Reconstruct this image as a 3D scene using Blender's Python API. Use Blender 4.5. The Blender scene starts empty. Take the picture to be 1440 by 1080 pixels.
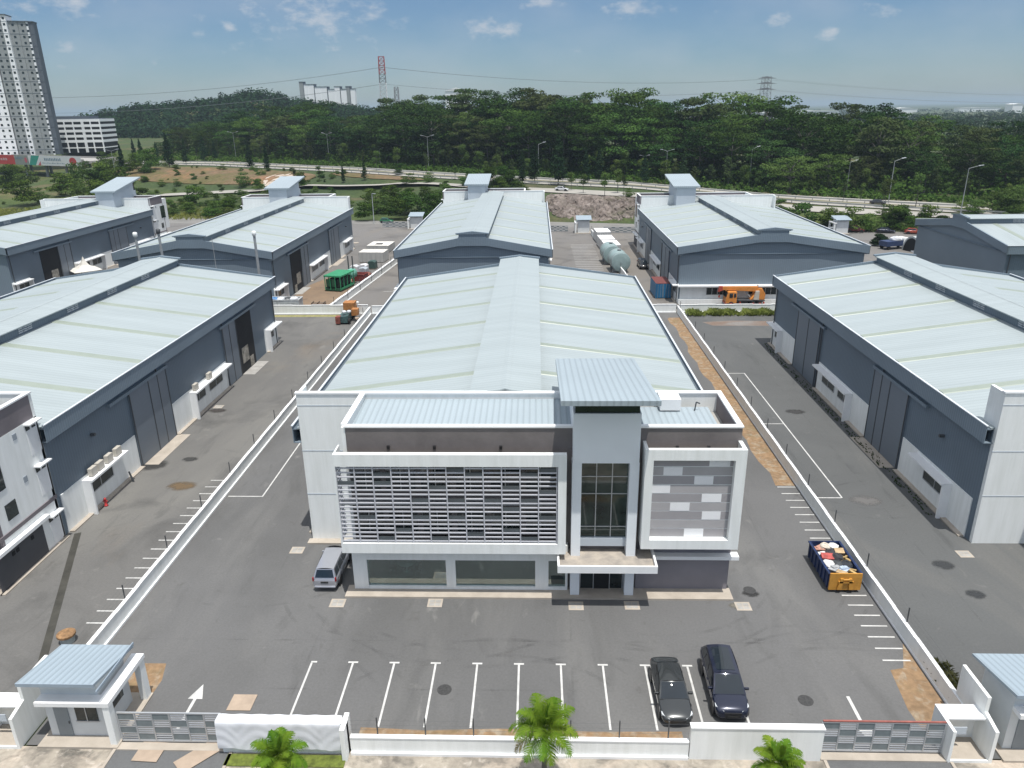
import bpy, math, random
from mathutils import Vector, Matrix
D=bpy.data
scene=bpy.context.scene
COL=scene.collection
rad=math.radians
PI=math.pi

# ---------------------------------------------------------------- helpers
class MB:
    """collects shapes that become ONE mesh object"""
    def __init__(s): s.v=[]; s.f=[]; s.m=[]
    def face(s,pts,m=0):
        n=len(s.v); s.v+= [tuple(p) for p in pts]; s.f.append(tuple(range(n,n+len(pts)))); s.m.append(m); return s
    def hexa(s,p,m=0):
        n=len(s.v); s.v+=[tuple(q) for q in p]
        for q in ((0,3,2,1),(4,5,6,7),(0,1,5,4),(1,2,6,5),(2,3,7,6),(3,0,4,7)):
            s.f.append(tuple(n+i for i in q)); s.m.append(m)
        return s
    def box(s,x0,x1,y0,y1,z0,z1,m=0):
        if x0>x1:x0,x1=x1,x0
        if y0>y1:y0,y1=y1,y0
        return s.hexa([(x0,y0,z0),(x1,y0,z0),(x1,y1,z0),(x0,y1,z0),(x0,y0,z1),(x1,y0,z1),(x1,y1,z1),(x0,y1,z1)],m)
    def obox(s,c,d,rz=0,rx=0,m=0,ry=0):
        R=Matrix.Rotation(rz,3,'Z')@Matrix.Rotation(rx,3,'X')@Matrix.Rotation(ry,3,'Y'); c=Vector(c); a,b,e=d[0]/2,d[1]/2,d[2]/2
        return s.hexa([c+R@Vector(q) for q in ((-a,-b,-e),(a,-b,-e),(a,b,-e),(-a,b,-e),(-a,-b,e),(a,-b,e),(a,b,e),(-a,b,e))],m)
    def prism(s,poly,ax,a,b,m=0):
        """polygon extruded along an axis; poly in the two other axes (x,z)|(y,z)|(x,y)"""
        def P(u,w,t): return {'y':(u,t,w),'x':(t,u,w),'z':(u,w,t)}[ax]
        n=len(s.v); k=len(poly)
        s.v+=[P(u,w,a) for u,w in poly]+[P(u,w,b) for u,w in poly]
        s.f.append(tuple(range(n,n+k))); s.f.append(tuple(range(n+2*k-1,n+k-1,-1))); s.m+=[m,m]
        for i in range(k):
            j=(i+1)%k; s.f.append((n+i,n+k+i,n+k+j,n+j)); s.m.append(m)
        return s
    def tube(s,p,q,r0,r1=None,n=8,m=0,caps=True):
        p=Vector(p);q=Vector(q); r1=r0 if r1 is None else r1
        d=(q-p).normalized(); u=d.orthogonal().normalized(); w=d.cross(u)
        b=len(s.v)
        for c,r in ((p,r0),(q,r1)):
            for i in range(n):
                a=2*PI*i/n; s.v.append(tuple(c+u*(r*math.cos(a))+w*(r*math.sin(a))))
        for i in range(n):
            j=(i+1)%n; s.f.append((b+i,b+j,b+n+j,b+n+i)); s.m.append(m)
        if caps:
            s.f.append(tuple(range(b+n-1,b-1,-1))); s.f.append(tuple(range(b+n,b+2*n))); s.m+=[m,m]
        return s
    def path(s,pts,r,n=6,m=0):
        for a,b in zip(pts,pts[1:]): s.tube(a,b,r,r,n,m)
        return s
    def lathe(s,prof,c,n=16,ax='z',m=0):
        b=len(s.v); k=len(prof)
        for r,h in prof:
            for i in range(n):
                a=2*PI*i/n; u,w=r*math.cos(a),r*math.sin(a)
                q={'z':(u,w,h),'x':(h,u,w),'y':(u,h,w)}[ax]
                s.v.append((c[0]+q[0],c[1]+q[1],c[2]+q[2]))
        for j in range(k-1):
            for i in range(n):
                i2=(i+1)%n; s.f.append((b+j*n+i,b+j*n+i2,b+(j+1)*n+i2,b+(j+1)*n+i)); s.m.append(m)
        s.f.append(tuple(b+i for i in range(n-1,-1,-1))); s.f.append(tuple(b+(k-1)*n+i for i in range(n))); s.m+=[m,m]
        return s
    def grid(s,P,m=0):
        b=len(s.v); r=len(P); c=len(P[0])
        for row in P: s.v+=[tuple(p) for p in row]
        for i in range(r-1):
            for j in range(c-1):
                s.f.append((b+i*c+j,b+i*c+j+1,b+(i+1)*c+j+1,b+(i+1)*c+j)); s.m.append(m)
        return s
    def sheet(s,pts,z=None,m=0):
        return s.face([(p[0],p[1],z if z is not None else p[2]) for p in pts],m)
    def mesh(s,name,mats,smooth=False):
        me=D.meshes.new(name); me.from_pydata(s.v,[],s.f)
        if not isinstance(mats,(list,tuple)): mats=[mats]
        for x in mats: me.materials.append(x)
        me.polygons.foreach_set('material_index',s.m)
        if smooth: me.polygons.foreach_set('use_smooth',[True]*len(s.f))
        me.validate(); me.update(); return me
    def build(s,name,mats,parent=None,smooth=False,label=None,bevel=0,fix=True,loc=None):
        me=s.mesh(name,mats,smooth)
        if fix: fixn(me)
        o=D.objects.new(name,me); COL.objects.link(o)
        if parent: o.parent=parent
        if label: o['label']=label
        if loc: o.location=loc
        if bevel:
            b=o.modifiers.new('b','BEVEL'); b.width=bevel; b.segments=2; b.limit_method='ANGLE'; b.angle_limit=rad(35)
        return o
def fixn(me):
    import bmesh
    bm=bmesh.new(); bm.from_mesh(me); bmesh.ops.recalc_face_normals(bm,faces=bm.faces); bm.to_mesh(me); bm.free()
def thing(name,label,cat,loc=(0,0,0),rz=0,group=None):
    o=D.objects.new(name,None); COL.objects.link(o); o.location=loc; o.rotation_euler=(0,0,rz); o.empty_display_size=.3
    return tag(o,label,cat,group)
def tag(o,label,cat,group=None):
    o['label']=label; o['category']=cat
    if group: o['group']=group
    return o
def struct(mb,name,mats,smooth=False,kind='structure',label=None,fix=False):
    o=mb.build(name,mats,None,smooth,fix=fix); o['kind']=kind
    if label: o['label']=label
    return o
def children(o): return [c for c in CH.get(o.name,[])] if CH else list(o.children)
CH={}
def dup(o,loc=None,rz=None,label=None,scale=None,parent=None):
    c=o.copy(); COL.objects.link(c)
    if parent: c.parent=parent
    if loc is not None: c.location=loc
    if rz is not None: c.rotation_euler=(0,0,rz)
    if scale is not None: c.scale=scale if isinstance(scale,(tuple,list)) else (scale,)*3
    if label: c['label']=label
    for k in list(o.children): dup(k,parent=c)
    return c

# ---------------------------------------------------------------- materials
def newmat(name):
    m=D.materials.new(name); m.use_nodes=True; nt=m.node_tree; return m,nt,nt.nodes['Principled BSDF']
def sat(c): return (max(0,min(1,c[0])),max(0,min(1,c[1])),max(0,min(1,c[2])),1)
def N(nt,t,**k):
    n=nt.nodes.new(t)
    for a,b in k.items():
        if a in n.inputs.keys() if isinstance(a,str) else False: n.inputs[a].default_value=b
        else: setattr(n,a,b)
    return n
def mat(name,c,r=.6,n=.08,s=1.0,metal=0,c2=None,bump=0,bs=20,world=False,spec=None,stretch=None,coat=0):
    m,nt,p=newmat(name); L=nt.links.new
    p.inputs['Roughness'].default_value=r; p.inputs['Metallic'].default_value=metal
    if spec is not None: p.inputs['Specular IOR Level'].default_value=spec
    if coat: p.inputs['Coat Weight'].default_value=coat; p.inputs['Coat Roughness'].default_value=.03
    if world:
        g=N(nt,'ShaderNodeNewGeometry'); co=g.outputs['Position']
    else:
        g=N(nt,'ShaderNodeTexCoord'); co=g.outputs['Object']
    if stretch:
        mp=N(nt,'ShaderNodeMapping'); mp.inputs['Scale'].default_value=stretch; L(co,mp.inputs['Vector']); co=mp.outputs[0]
    z=N(nt,'ShaderNodeTexNoise'); z.inputs['Scale'].default_value=s; z.inputs['Detail'].default_value=6; z.inputs['Roughness'].default_value=.65; L(co,z.inputs['Vector'])
    cr=N(nt,'ShaderNodeValToRGB'); e=cr.color_ramp.elements
    if c2 is None: c2=tuple(x*(1-n*1.6) for x in c); c1=tuple(x*(1+n) for x in c)
    else: c1=c
    e[0].position=.32; e[0].color=sat(c2); e[1].position=.68; e[1].color=sat(c1)
    L(z.outputs['Fac'],cr.inputs[0]); L(cr.outputs[0],p.inputs['Base Color'])
    if bump:
        z2=N(nt,'ShaderNodeTexNoise'); z2.inputs['Scale'].default_value=bs; z2.inputs['Detail'].default_value=3; L(co,z2.inputs['Vector'])
        b=N(nt,'ShaderNodeBump'); b.inputs['Strength'].default_value=bump; b.inputs['Distance'].default_value=.05; L(z2.outputs['Fac'],b.inputs['Height']); L(b.outputs[0],p.inputs['Normal'])
    return m
def ground_mat(name,layers,base,grain=.12,r=.85,gs=9.):
    """layers: (colour, scale, lo, hi, amount, stretch) blotches laid over the base colour in world space"""
    m,nt,p=newmat(name); L=nt.links.new; p.inputs['Roughness'].default_value=r; p.inputs['Specular IOR Level'].default_value=.25
    g=N(nt,'ShaderNodeNewGeometry'); co=g.outputs['Position']
    rgb=N(nt,'ShaderNodeRGB'); rgb.outputs[0].default_value=sat(base); cur=rgb.outputs[0]
    for i,(c,sc,lo,hi,am,st) in enumerate(layers):
        mp=N(nt,'ShaderNodeMapping'); mp.inputs['Scale'].default_value=st; mp.inputs['Location'].default_value=(i*17.3,i*7.7,0); L(co,mp.inputs['Vector'])
        z=N(nt,'ShaderNodeTexNoise'); z.inputs['Scale'].default_value=sc; z.inputs['Detail'].default_value=5; z.inputs['Roughness'].default_value=.6; z.inputs['Distortion'].default_value=.6; L(mp.outputs[0],z.inputs['Vector'])
        q=N(nt,'ShaderNodeMapRange'); q.inputs['From Min'].default_value=lo; q.inputs['From Max'].default_value=hi; q.inputs['To Max'].default_value=am; L(z.outputs['Fac'],q.inputs['Value'])
        x=N(nt,'ShaderNodeMix',data_type='RGBA'); L(q.outputs[0],x.inputs['Factor']); L(cur,x.inputs['A']); x.inputs['B'].default_value=sat(c); cur=x.outputs['Result']
    z=N(nt,'ShaderNodeTexNoise'); z.inputs['Scale'].default_value=gs; z.inputs['Detail'].default_value=4; L(co,z.inputs['Vector'])
    q=N(nt,'ShaderNodeMapRange'); q.inputs['From Min'].default_value=.3; q.inputs['From Max'].default_value=.7; q.inputs['To Min'].default_value=1-grain; q.inputs['To Max'].default_value=1+grain; L(z.outputs['Fac'],q.inputs['Value'])
    x=N(nt,'ShaderNodeMix',data_type='RGBA',blend_type='MULTIPLY'); x.inputs['Factor'].default_value=1; L(cur,x.inputs['A']); L(q.outputs[0],x.inputs['B'])
    L(x.outputs['Result'],p.inputs['Base Color']); return m
def ribbed(name,c,period,axis=0,amp=.08,r=.45,n=.05,dirt=None,metal=0.0,bump=.25,spec=.4,ns=.15,streak=None):
    """profiled metal sheet: ribs across the object axis, with weathering"""
    m,nt,p=newmat(name); L=nt.links.new; p.inputs['Roughness'].default_value=r; p.inputs['Metallic'].default_value=metal; p.inputs['Specular IOR Level'].default_value=spec
    g=N(nt,'ShaderNodeTexCoord'); sx=N(nt,'ShaderNodeSeparateXYZ'); L(g.outputs['Object'],sx.inputs[0])
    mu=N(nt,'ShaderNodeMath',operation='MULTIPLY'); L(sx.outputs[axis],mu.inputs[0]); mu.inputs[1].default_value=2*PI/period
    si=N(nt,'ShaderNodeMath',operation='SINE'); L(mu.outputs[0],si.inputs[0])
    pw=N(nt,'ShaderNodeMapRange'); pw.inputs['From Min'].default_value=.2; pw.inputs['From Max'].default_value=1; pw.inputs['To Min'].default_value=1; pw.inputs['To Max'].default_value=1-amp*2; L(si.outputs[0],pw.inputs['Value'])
    z=N(nt,'ShaderNodeTexNoise'); z.inputs['Scale'].default_value=ns; z.inputs['Detail'].default_value=6; zc=g.outputs['Object']
    if streak: mp=N(nt,'ShaderNodeMapping'); mp.inputs['Scale'].default_value=streak; L(zc,mp.inputs['Vector']); zc=mp.outputs[0]
    L(zc,z.inputs['Vector'])
    cr=N(nt,'ShaderNodeValToRGB'); e=cr.color_ramp.elements; e[0].position=.3; e[1].position=.7
    e[0].color=sat(dirt if dirt else tuple(v*(1-n*1.5) for v in c)); e[1].color=sat(tuple(v*(1+n) for v in c)); L(z.outputs['Fac'],cr.inputs[0])
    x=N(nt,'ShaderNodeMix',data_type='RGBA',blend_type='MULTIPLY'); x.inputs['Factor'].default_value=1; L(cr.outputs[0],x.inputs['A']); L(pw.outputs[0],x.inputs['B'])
    L(x.outputs['Result'],p.inputs['Base Color'])
    if bump:
        b=N(nt,'ShaderNodeBump'); b.inputs['Strength'].default_value=bump; b.inputs['Distance'].default_value=.03; L(si.outputs[0],b.inputs['Height']); L(b.outputs[0],p.inputs['Normal'])
    return m
def leafmat(name,c1,c2,trans=.25,ns=.25,vary=.35):
    m,nt,p=newmat(name); L=nt.links.new; nt.nodes.remove(p); out=nt.nodes['Material Output']
    g=N(nt,'ShaderNodeTexCoord'); oi=N(nt,'ShaderNodeObjectInfo')
    z=N(nt,'ShaderNodeTexNoise'); z.inputs['Scale'].default_value=ns; z.inputs['Detail'].default_value=5; z.inputs['Roughness'].default_value=.75; L(g.outputs['Object'],z.inputs['Vector'])
    q=N(nt,'ShaderNodeMapRange'); q.inputs['From Min'].default_value=.33; q.inputs['From Max'].default_value=.67; L(z.outputs['Fac'],q.inputs['Value'])
    x=N(nt,'ShaderNodeMix',data_type='RGBA'); x.inputs['A'].default_value=sat(c1); x.inputs['B'].default_value=sat(c2); L(q.outputs[0],x.inputs['Factor'])
    hs=N(nt,'ShaderNodeHueSaturation'); L(x.outputs['Result'],hs.inputs['Color'])
    r1=N(nt,'ShaderNodeMapRange'); r1.inputs['To Min'].default_value=1-vary; r1.inputs['To Max'].default_value=1+vary; L(oi.outputs['Random'],r1.inputs['Value']); L(r1.outputs[0],hs.inputs['Value'])
    f=N(nt,'ShaderNodeMath',operation='FRACT'); mu=N(nt,'ShaderNodeMath',operation='MULTIPLY'); L(oi.outputs['Random'],mu.inputs[0]); mu.inputs[1].default_value=7.31; L(mu.outputs[0],f.inputs[0])
    r2=N(nt,'ShaderNodeMapRange'); r2.inputs['To Min'].default_value=.492; r2.inputs['To Max'].default_value=.525; L(f.outputs[0],r2.inputs['Value']); L(r2.outputs[0],hs.inputs['Hue'])
    d=N(nt,'ShaderNodeBsdfDiffuse'); L(hs.outputs[0],d.inputs['Color'])
    t=N(nt,'ShaderNodeBsdfTranslucent'); L(hs.outputs[0],t.inputs['Color'])
    mx=N(nt,'ShaderNodeMixShader'); mx.inputs[0].default_value=trans; L(d.outputs[0],mx.inputs[1]); L(t.outputs[0],mx.inputs[2]); L(mx.outputs[0],out.inputs['Surface'])
    return m
def glassmat(name,tint,trans=.6,r=.02):
    m,nt,p=newmat(name); L=nt.links.new; nt.nodes.remove(p); out=nt.nodes['Material Output']
    t=N(nt,'ShaderNodeBsdfTransparent'); t.inputs[0].default_value=sat(tint)
    g=N(nt,'ShaderNodeBsdfGlossy'); g.inputs['Roughness'].default_value=r; g.inputs['Color'].default_value=(.9,.95,1,1)
    lw=N(nt,'ShaderNodeLayerWeight'); lw.inputs[0].default_value=.35
    q=N(nt,'ShaderNodeMapRange'); q.inputs['To Min'].default_value=.17; q.inputs['To Max'].default_value=.65; L(lw.outputs['Fresnel'],q.inputs['Value'])
    mx=N(nt,'ShaderNodeMixShader'); L(q.outputs[0],mx.inputs[0]); L(t.outputs[0],mx.inputs[1]); L(g.outputs[0],mx.inputs[2]); L(mx.outputs[0],out.inputs['Surface'])
    return m

WHITE=mat('white_paint',(.84,.86,.85),.55,.03,1.3,c2=(.735,.755,.735),stretch=(1.6,1.6,.16))
WHITE2=mat('white_coping',(.80,.81,.81),.5,.03,.8)
BROWN=mat('brown_render',(.178,.160,.156),.8,.12,.5,bump=.1)
MAUVE=mat('mauve_render',(.175,.155,.165),.8,.08,.5)
GREYP=mat('grey_purple_paint',(.215,.205,.225),.75,.06,.5)
GREYL=mat('light_grey_cladding',(.46,.51,.56),.5,.03,.4)
CONC=mat('pale_concrete',(.44,.39,.33),.85,.1,.8,c2=(.34,.30,.25))
CONCG=mat('grey_concrete',(.34,.33,.31),.85,.15,.9)
MOSS=mat('mossy_screed',(.20,.18,.14),.9,.3,1.2,c2=(.10,.09,.07))
CANTOP=mat('stained_canopy_top',(.42,.37,.31),.9,.2,1.1,c2=(.24,.22,.20))
WALLM=ribbed('blue_grey_wall_sheet',(.135,.175,.215),.32,1,.05,.5,.06,bump=.12,spec=.25)
WALLMX=ribbed('blue_grey_gable_sheet',(.175,.22,.26),.32,0,.05,.5,.06,bump=.12,spec=.25)
FASC=ribbed('blue_grey_fascia_sheet',(.185,.235,.28),.28,1,.07,.45,.06,bump=.2,spec=.3)
FASCX=ribbed('blue_grey_gable_fascia',(.185,.235,.28),.28,0,.07,.45,.06,bump=.2,spec=.3)
DOORM=ribbed('sliding_door_sheet',(.16,.19,.225),.2,1,.05,.45,.05,bump=.15)
ROOF=ribbed('pale_roof_sheet',(.33,.376,.388),.5,1,.05,.5,.05,dirt=(.308,.352,.362),bump=.12,ns=.6,streak=(.10,1.3,1))
ROOFX=ribbed('ribbed_office_roof',(.335,.395,.43),.42,0,.09,.42,.04,bump=.4)
SKYL=mat('skylight_strip',(.285,.325,.28),.4,.1,.7,c2=(.25,.29,.245))
VENT=mat('louvre_white',(.50,.53,.56),.5,.25,3.,stretch=(1,1,1))
GUTW=mat('white_gutter',(.62,.66,.70),.5,.06,.8)
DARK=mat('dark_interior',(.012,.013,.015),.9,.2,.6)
GUTD=mat('dark_gutter',(.10,.13,.16),.7,.1,.6)  # plain dark blue grey of the gutter bed
GLASSD=mat('dark_glass',(.018,.028,.030),.06,.4,.35,spec=.6)
GLASSG=mat('green_glass',(.035,.055,.045),.05,.5,.25,spec=.6)
GLASST=glassmat('shop_glass',(.62,.76,.72))
ALU=mat('aluminium',(.48,.50,.52),.4,.05,1.,metal=.5)
SLAT=mat('white_louvre_slat',(.52,.53,.57),.5,.05,.8)
STEEL=mat('galvanised_steel',(.30,.32,.33),.5,.12,1.)
STEELD=mat('dark_steel',(.06,.065,.07),.5,.15,1.)
WOODB=mat('brown_wood',(.14,.10,.07),.8,.2,3.)
PAINT=mat('line_paint',(.62,.62,.60),.7,.25,1.6,c2=(.42,.42,.41),world=True)
RUBBER=mat('tyre_rubber',(.012,.012,.012),.8)
RIM=mat('alloy_rim',(.35,.36,.37),.3,metal=.8)
CARGLASS=mat('car_glass',(.012,.018,.024),.03,.1,spec=.8)
LAMPW=mat('headlamp_clear',(.55,.58,.60),.08,.1)
LAMPR=mat('tail_lamp_red',(.25,.01,.012),.15)
PLATEW=mat('number_plate',(.02,.02,.02),.5)
PLASTIC=mat('black_plastic',(.015,.015,.017),.5)
ACU=mat('ac_cream',(.50,.47,.41),.6,.08,2.)
CARD=mat('plywood_sheet',(.38,.30,.23),.85,.1,1.2)
SOIL=ground_mat('bare_soil',[((.19,.13,.08),.5,.45,.7,.8,(1,1,1)),((.29,.25,.19),1.3,.50,.66,.75,(1,1,1)),((.12,.12,.06),.35,.55,.75,.5,(1,1,1))],(.25,.165,.095),.2,.95,3.)
def stainmat(name,c,a=.7):
    m,nt,p=newmat(name); L=nt.links.new; p.inputs['Base Color'].default_value=sat(c); p.inputs['Roughness'].default_value=.9; p.inputs['Specular IOR Level'].default_value=.2
    g=N(nt,'ShaderNodeTexCoord'); sb=N(nt,'ShaderNodeVectorMath',operation='SUBTRACT'); L(g.outputs['Generated'],sb.inputs[0]); sb.inputs[1].default_value=(.5,.5,0)
    z=N(nt,'ShaderNodeTexNoise'); z.inputs['Scale'].default_value=4.5; z.inputs['Detail'].default_value=6; z.inputs['Roughness'].default_value=.7; L(g.outputs['Generated'],z.inputs['Vector'])
    ml=N(nt,'ShaderNodeVectorMath',operation='MULTIPLY'); L(sb.outputs[0],ml.inputs[0]); ml.inputs[1].default_value=(2,2,0)
    ln=N(nt,'ShaderNodeVectorMath',operation='LENGTH'); L(ml.outputs[0],ln.inputs[0])
    q=N(nt,'ShaderNodeMapRange'); q.inputs['From Min'].default_value=1.0; q.inputs['From Max'].default_value=.1; L(ln.outputs['Value'],q.inputs['Value'])
    mu=N(nt,'ShaderNodeMath',operation='MULTIPLY'); L(q.outputs[0],mu.inputs[0]); L(z.outputs['Fac'],mu.inputs[1])
    q2=N(nt,'ShaderNodeMapRange',interpolation_type='SMOOTHSTEP'); q2.inputs['From Min'].default_value=.12; q2.inputs['From Max'].default_value=.38; q2.inputs['To Max'].default_value=a; L(mu.outputs[0],q2.inputs['Value'])
    L(q2.outputs[0],p.inputs['Alpha']); return m
GRASS=ground_mat('grass_ground',[((.075,.10,.02),.06,.42,.6,.9,(1,1,1)),((.17,.13,.06),.035,.55,.7,.8,(1,1,1)),((.04,.07,.02),.3,.45,.7,.7,(1,1,1))],(.06,.085,.022),.3,.95,1.2)
BARK=mat('grey_bark',(.105,.10,.085),.9,.3,2.)
# ---------------------------------------------------------------- camera, light, air
H0=31.246
M3=((0.99949,0,0),)  # placeholder
def camera():
    f,p,yaw,roll=1053.0525,rad(20.21674),rad(-1.99069),rad(0.773)
    cy,sy=math.cos(yaw),math.sin(yaw)
    fwd=Vector((sy*math.cos(p),cy*math.cos(p),-math.sin(p))); right=Vector((cy,-sy,0)); down=fwd.cross(right)
    c,s=math.cos(roll),math.sin(roll)
    r2=c*right+s*down; d2=-s*right+c*down
    cd=D.cameras.new('camera'); o=D.objects.new('camera',cd); COL.objects.link(o)
    R=Matrix((r2,-d2,-fwd)).transposed().to_4x4(); R.translation=Vector((0,0,H0)); o.matrix_world=R
    cd.sensor_width=36; cd.lens=36*f/1440; cd.clip_start=.5; cd.clip_end=60000
    scene.camera=o
camera()
SUNV=Vector((.10,-.22,1)).normalized()
el=math.asin(SUNV.z); az=math.atan2(SUNV.x,SUNV.y)
sd=D.lights.new('sun','SUN'); sd.energy=3.6; sd.angle=rad(.5); sd.color=(1,.965,.91)
so=D.objects.new('sun',sd); COL.objects.link(so); so.rotation_euler=SUNV.to_track_quat('Z','Y').to_euler(); so.location=(0,0,200)
w=D.worlds.new('World'); scene.world=w; w.use_nodes=True
def world():
    nt=w.node_tree; L=nt.links.new; bg=nt.nodes['Background']; bg.inputs[1].default_value=.11
    sk=N(nt,'ShaderNodeTexSky'); sk.sky_type='NISHITA'; sk.sun_disc=False; sk.sun_elevation=el; sk.sun_rotation=az
    sk.altitude=0; sk.air_density=1.0; sk.dust_density=SKY_DUST; sk.ozone_density=5.0
    # clouds: world directions as azimuth / elevation, wisps of noise gathered in drifting patches
    tc=N(nt,'ShaderNodeTexCoord'); sx=N(nt,'ShaderNodeSeparateXYZ'); L(tc.outputs['Generated'],sx.inputs[0])
    a=N(nt,'ShaderNodeMath',operation='ARCTAN2'); L(sx.outputs[0],a.inputs[0]); L(sx.outputs[1],a.inputs[1])
    e=N(nt,'ShaderNodeMath',operation='ARCSINE'); L(sx.outputs[2],e.inputs[0])
    cb=N(nt,'ShaderNodeCombineXYZ'); L(a.outputs[0],cb.inputs[0]); L(e.outputs[0],cb.inputs[1])
    mp=N(nt,'ShaderNodeMapping'); mp.inputs['Scale'].default_value=(1,1.9,1); L(cb.outputs[0],mp.inputs['Vector'])
    z=N(nt,'ShaderNodeTexNoise'); z.inputs['Scale'].default_value=34; z.inputs['Detail'].default_value=8; z.inputs['Roughness'].default_value=.62; L(mp.outputs[0],z.inputs['Vector'])
    z0=N(nt,'ShaderNodeTexNoise'); z0.inputs['Scale'].default_value=7; z0.inputs['Detail'].default_value=4; L(mp.outputs[0],z0.inputs['Vector'])
    tot=None
    for (ca,ce,ra,re,am) in CLOUDS:
        sb=N(nt,'ShaderNodeVectorMath',operation='SUBTRACT'); L(cb.outputs[0],sb.inputs[0]); sb.inputs[1].default_value=(rad(ca),rad(ce),0)
        sc=N(nt,'ShaderNodeVectorMath',operation='MULTIPLY'); L(sb.outputs[0],sc.inputs[0]); sc.inputs[1].default_value=(1/rad(ra),1/rad(re),0)
        ln=N(nt,'ShaderNodeVectorMath',operation='LENGTH'); L(sc.outputs[0],ln.inputs[0])
        q=N(nt,'ShaderNodeMapRange',interpolation_type='SMOOTHSTEP'); q.inputs['From Min'].default_value=1.6; q.inputs['From Max'].default_value=.0; q.inputs['To Max'].default_value=am; L(ln.outputs['Value'],q.inputs['Value'])
        if tot is None: tot=q.outputs[0]
        else:
            mx=N(nt,'ShaderNodeMath',operation='MAXIMUM'); L(tot,mx.inputs[0]); L(q.outputs[0],mx.inputs[1]); tot=mx.outputs[0]
    # mask = patch + noise - .5, clamped
    zz=N(nt,'ShaderNodeMapRange'); zz.inputs['From Min'].default_value=.25; zz.inputs['From Max'].default_value=.75; L(z.outputs['Fac'],zz.inputs['Value']); ad=N(nt,'ShaderNodeMath',operation='ADD'); L(tot,ad.inputs[0]); L(zz.outputs[0],ad.inputs[1])
    m1=N(nt,'ShaderNodeMapRange',interpolation_type='SMOOTHSTEP'); m1.inputs['From Min'].default_value=.80; m1.inputs['From Max'].default_value=1.6; m1.inputs['To Max'].default_value=.72; L(ad.outputs[0],m1.inputs['Value'])
    m2=N(nt,'ShaderNodeMapRange'); m2.inputs['From Min'].default_value=.4; m2.inputs['From Max'].default_value=.75; m2.inputs['To Max'].default_value=.22; L(z0.outputs['Fac'],m2.inputs['Value'])
    mm=N(nt,'ShaderNodeMath',operation='MAXIMUM'); L(m1.outputs[0],mm.inputs[0]); L(m2.outputs[0],mm.inputs[1])
    tint=N(nt,'ShaderNodeMix',data_type='RGBA',blend_type='MULTIPLY'); tint.inputs['Factor'].default_value=1; L(sk.outputs[0],tint.inputs['A']); tint.inputs['B'].default_value=SKY_TINT
    mix=N(nt,'ShaderNodeMix',data_type='RGBA'); L(mm.outputs[0],mix.inputs['Factor']); L(tint.outputs['Result'],mix.inputs['A']); mix.inputs['B'].default_value=CLOUD_COL
    # unseen bright layer added over the upper dome for neutral fill light
    hv=N(nt,'ShaderNodeMapRange',interpolation_type='SMOOTHSTEP'); hv.inputs['From Min'].default_value=rad(9); hv.inputs['From Max'].default_value=rad(40); hv.inputs['To Max'].default_value=DOME_FILL; L(e.outputs[0],hv.inputs['Value'])
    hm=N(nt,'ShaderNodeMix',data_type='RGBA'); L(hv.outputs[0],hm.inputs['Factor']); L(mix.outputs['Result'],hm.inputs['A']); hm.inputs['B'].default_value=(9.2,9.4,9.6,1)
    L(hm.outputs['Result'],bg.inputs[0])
DOME_FILL=.6; SKY_DUST=.25; SKY_TINT=(.43,.495,.57,1); CLOUD_COL=(4.4,4.55,4.8,1)
def pxdir(px,py):
    return px,py
CLOUDS=[(-15.6, 6.06, 7.38, 2.26, 0.62), (-12.43, 4.79, 3.47, 1.31, 0.5), (-18.06, 4.53, 3.89, 1.28, 0.42), (-30.29, 6.13, 5.17, 1.19, 0.62), (-32.24, 5.59, 3.6, 0.91, 0.4), (-3.14, 5.11, 2.67, 0.95, 0.75), (-1.76, 5.18, 1.18, 0.74, 0.8), (6.72, 6.15, 2.57, 0.72, 0.8), (16.26, 5.34, 1.06, 0.6, 0.85), (19.25, 4.33, 1.03, 0.5, 0.8), (22.3, 5.53, 2.17, 0.58, 0.6), (-22.68, 4.81, 0.94, 0.45, 0.6), (-20.53, 5.22, 0.75, 0.55, 0.7), (-25.48, 3.17, 0.91, 0.45, 0.5), (-30.43, 3.51, 1.63, 1.24, 0.55), (-29.77, 2.92, 1.18, 0.58, 0.5), (0.8, 6.68, 3.5, 0.47, 0.7), (2.8, 3.77, 1.19, 0.49, 0.45), (-6.65, 3.66, 3.58, 0.97, 0.3), (14.54, 6.04, 3.2, 0.4, 0.3)]
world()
vs=scene.view_settings; vs.view_transform='Standard'; vs.look='None'; vs.exposure=.40; vs.gamma=1; vs.use_curve_mapping=False
cy=scene.cycles; cy.use_denoising=True; cy.max_bounces=6; cy.diffuse_bounces=3; cy.glossy_bounces=3; cy.transparent_max_bounces=12; cy.transmission_bounces=4; cy.volume_bounces=1
cy.sample_clamp_indirect=6
try: cy.denoiser='OPENIMAGEDENOISE'
except Exception: pass
HAZE=1
if HAZE:
    hz=MB(); hz.box(-26000,26000,-800,30000,-12,112)
    m,nt,p=newmat('haze_air'); nt.nodes.remove(p)
    v=N(nt,'ShaderNodeVolumePrincipled'); v.inputs['Color'].default_value=(.50,.61,.74,1); v.inputs['Density'].default_value=HAZE_D if 'HAZE_D' in globals() else 1.25e-4; v.inputs['Anisotropy'].default_value=.2
    nt.links.new(v.outputs[0],nt.nodes['Material Output'].inputs['Volume'])
    ho=hz.build('haze',m); ho['kind']='stuff'; ho['label']='thin pale air fading the far land towards the horizon'
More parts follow.
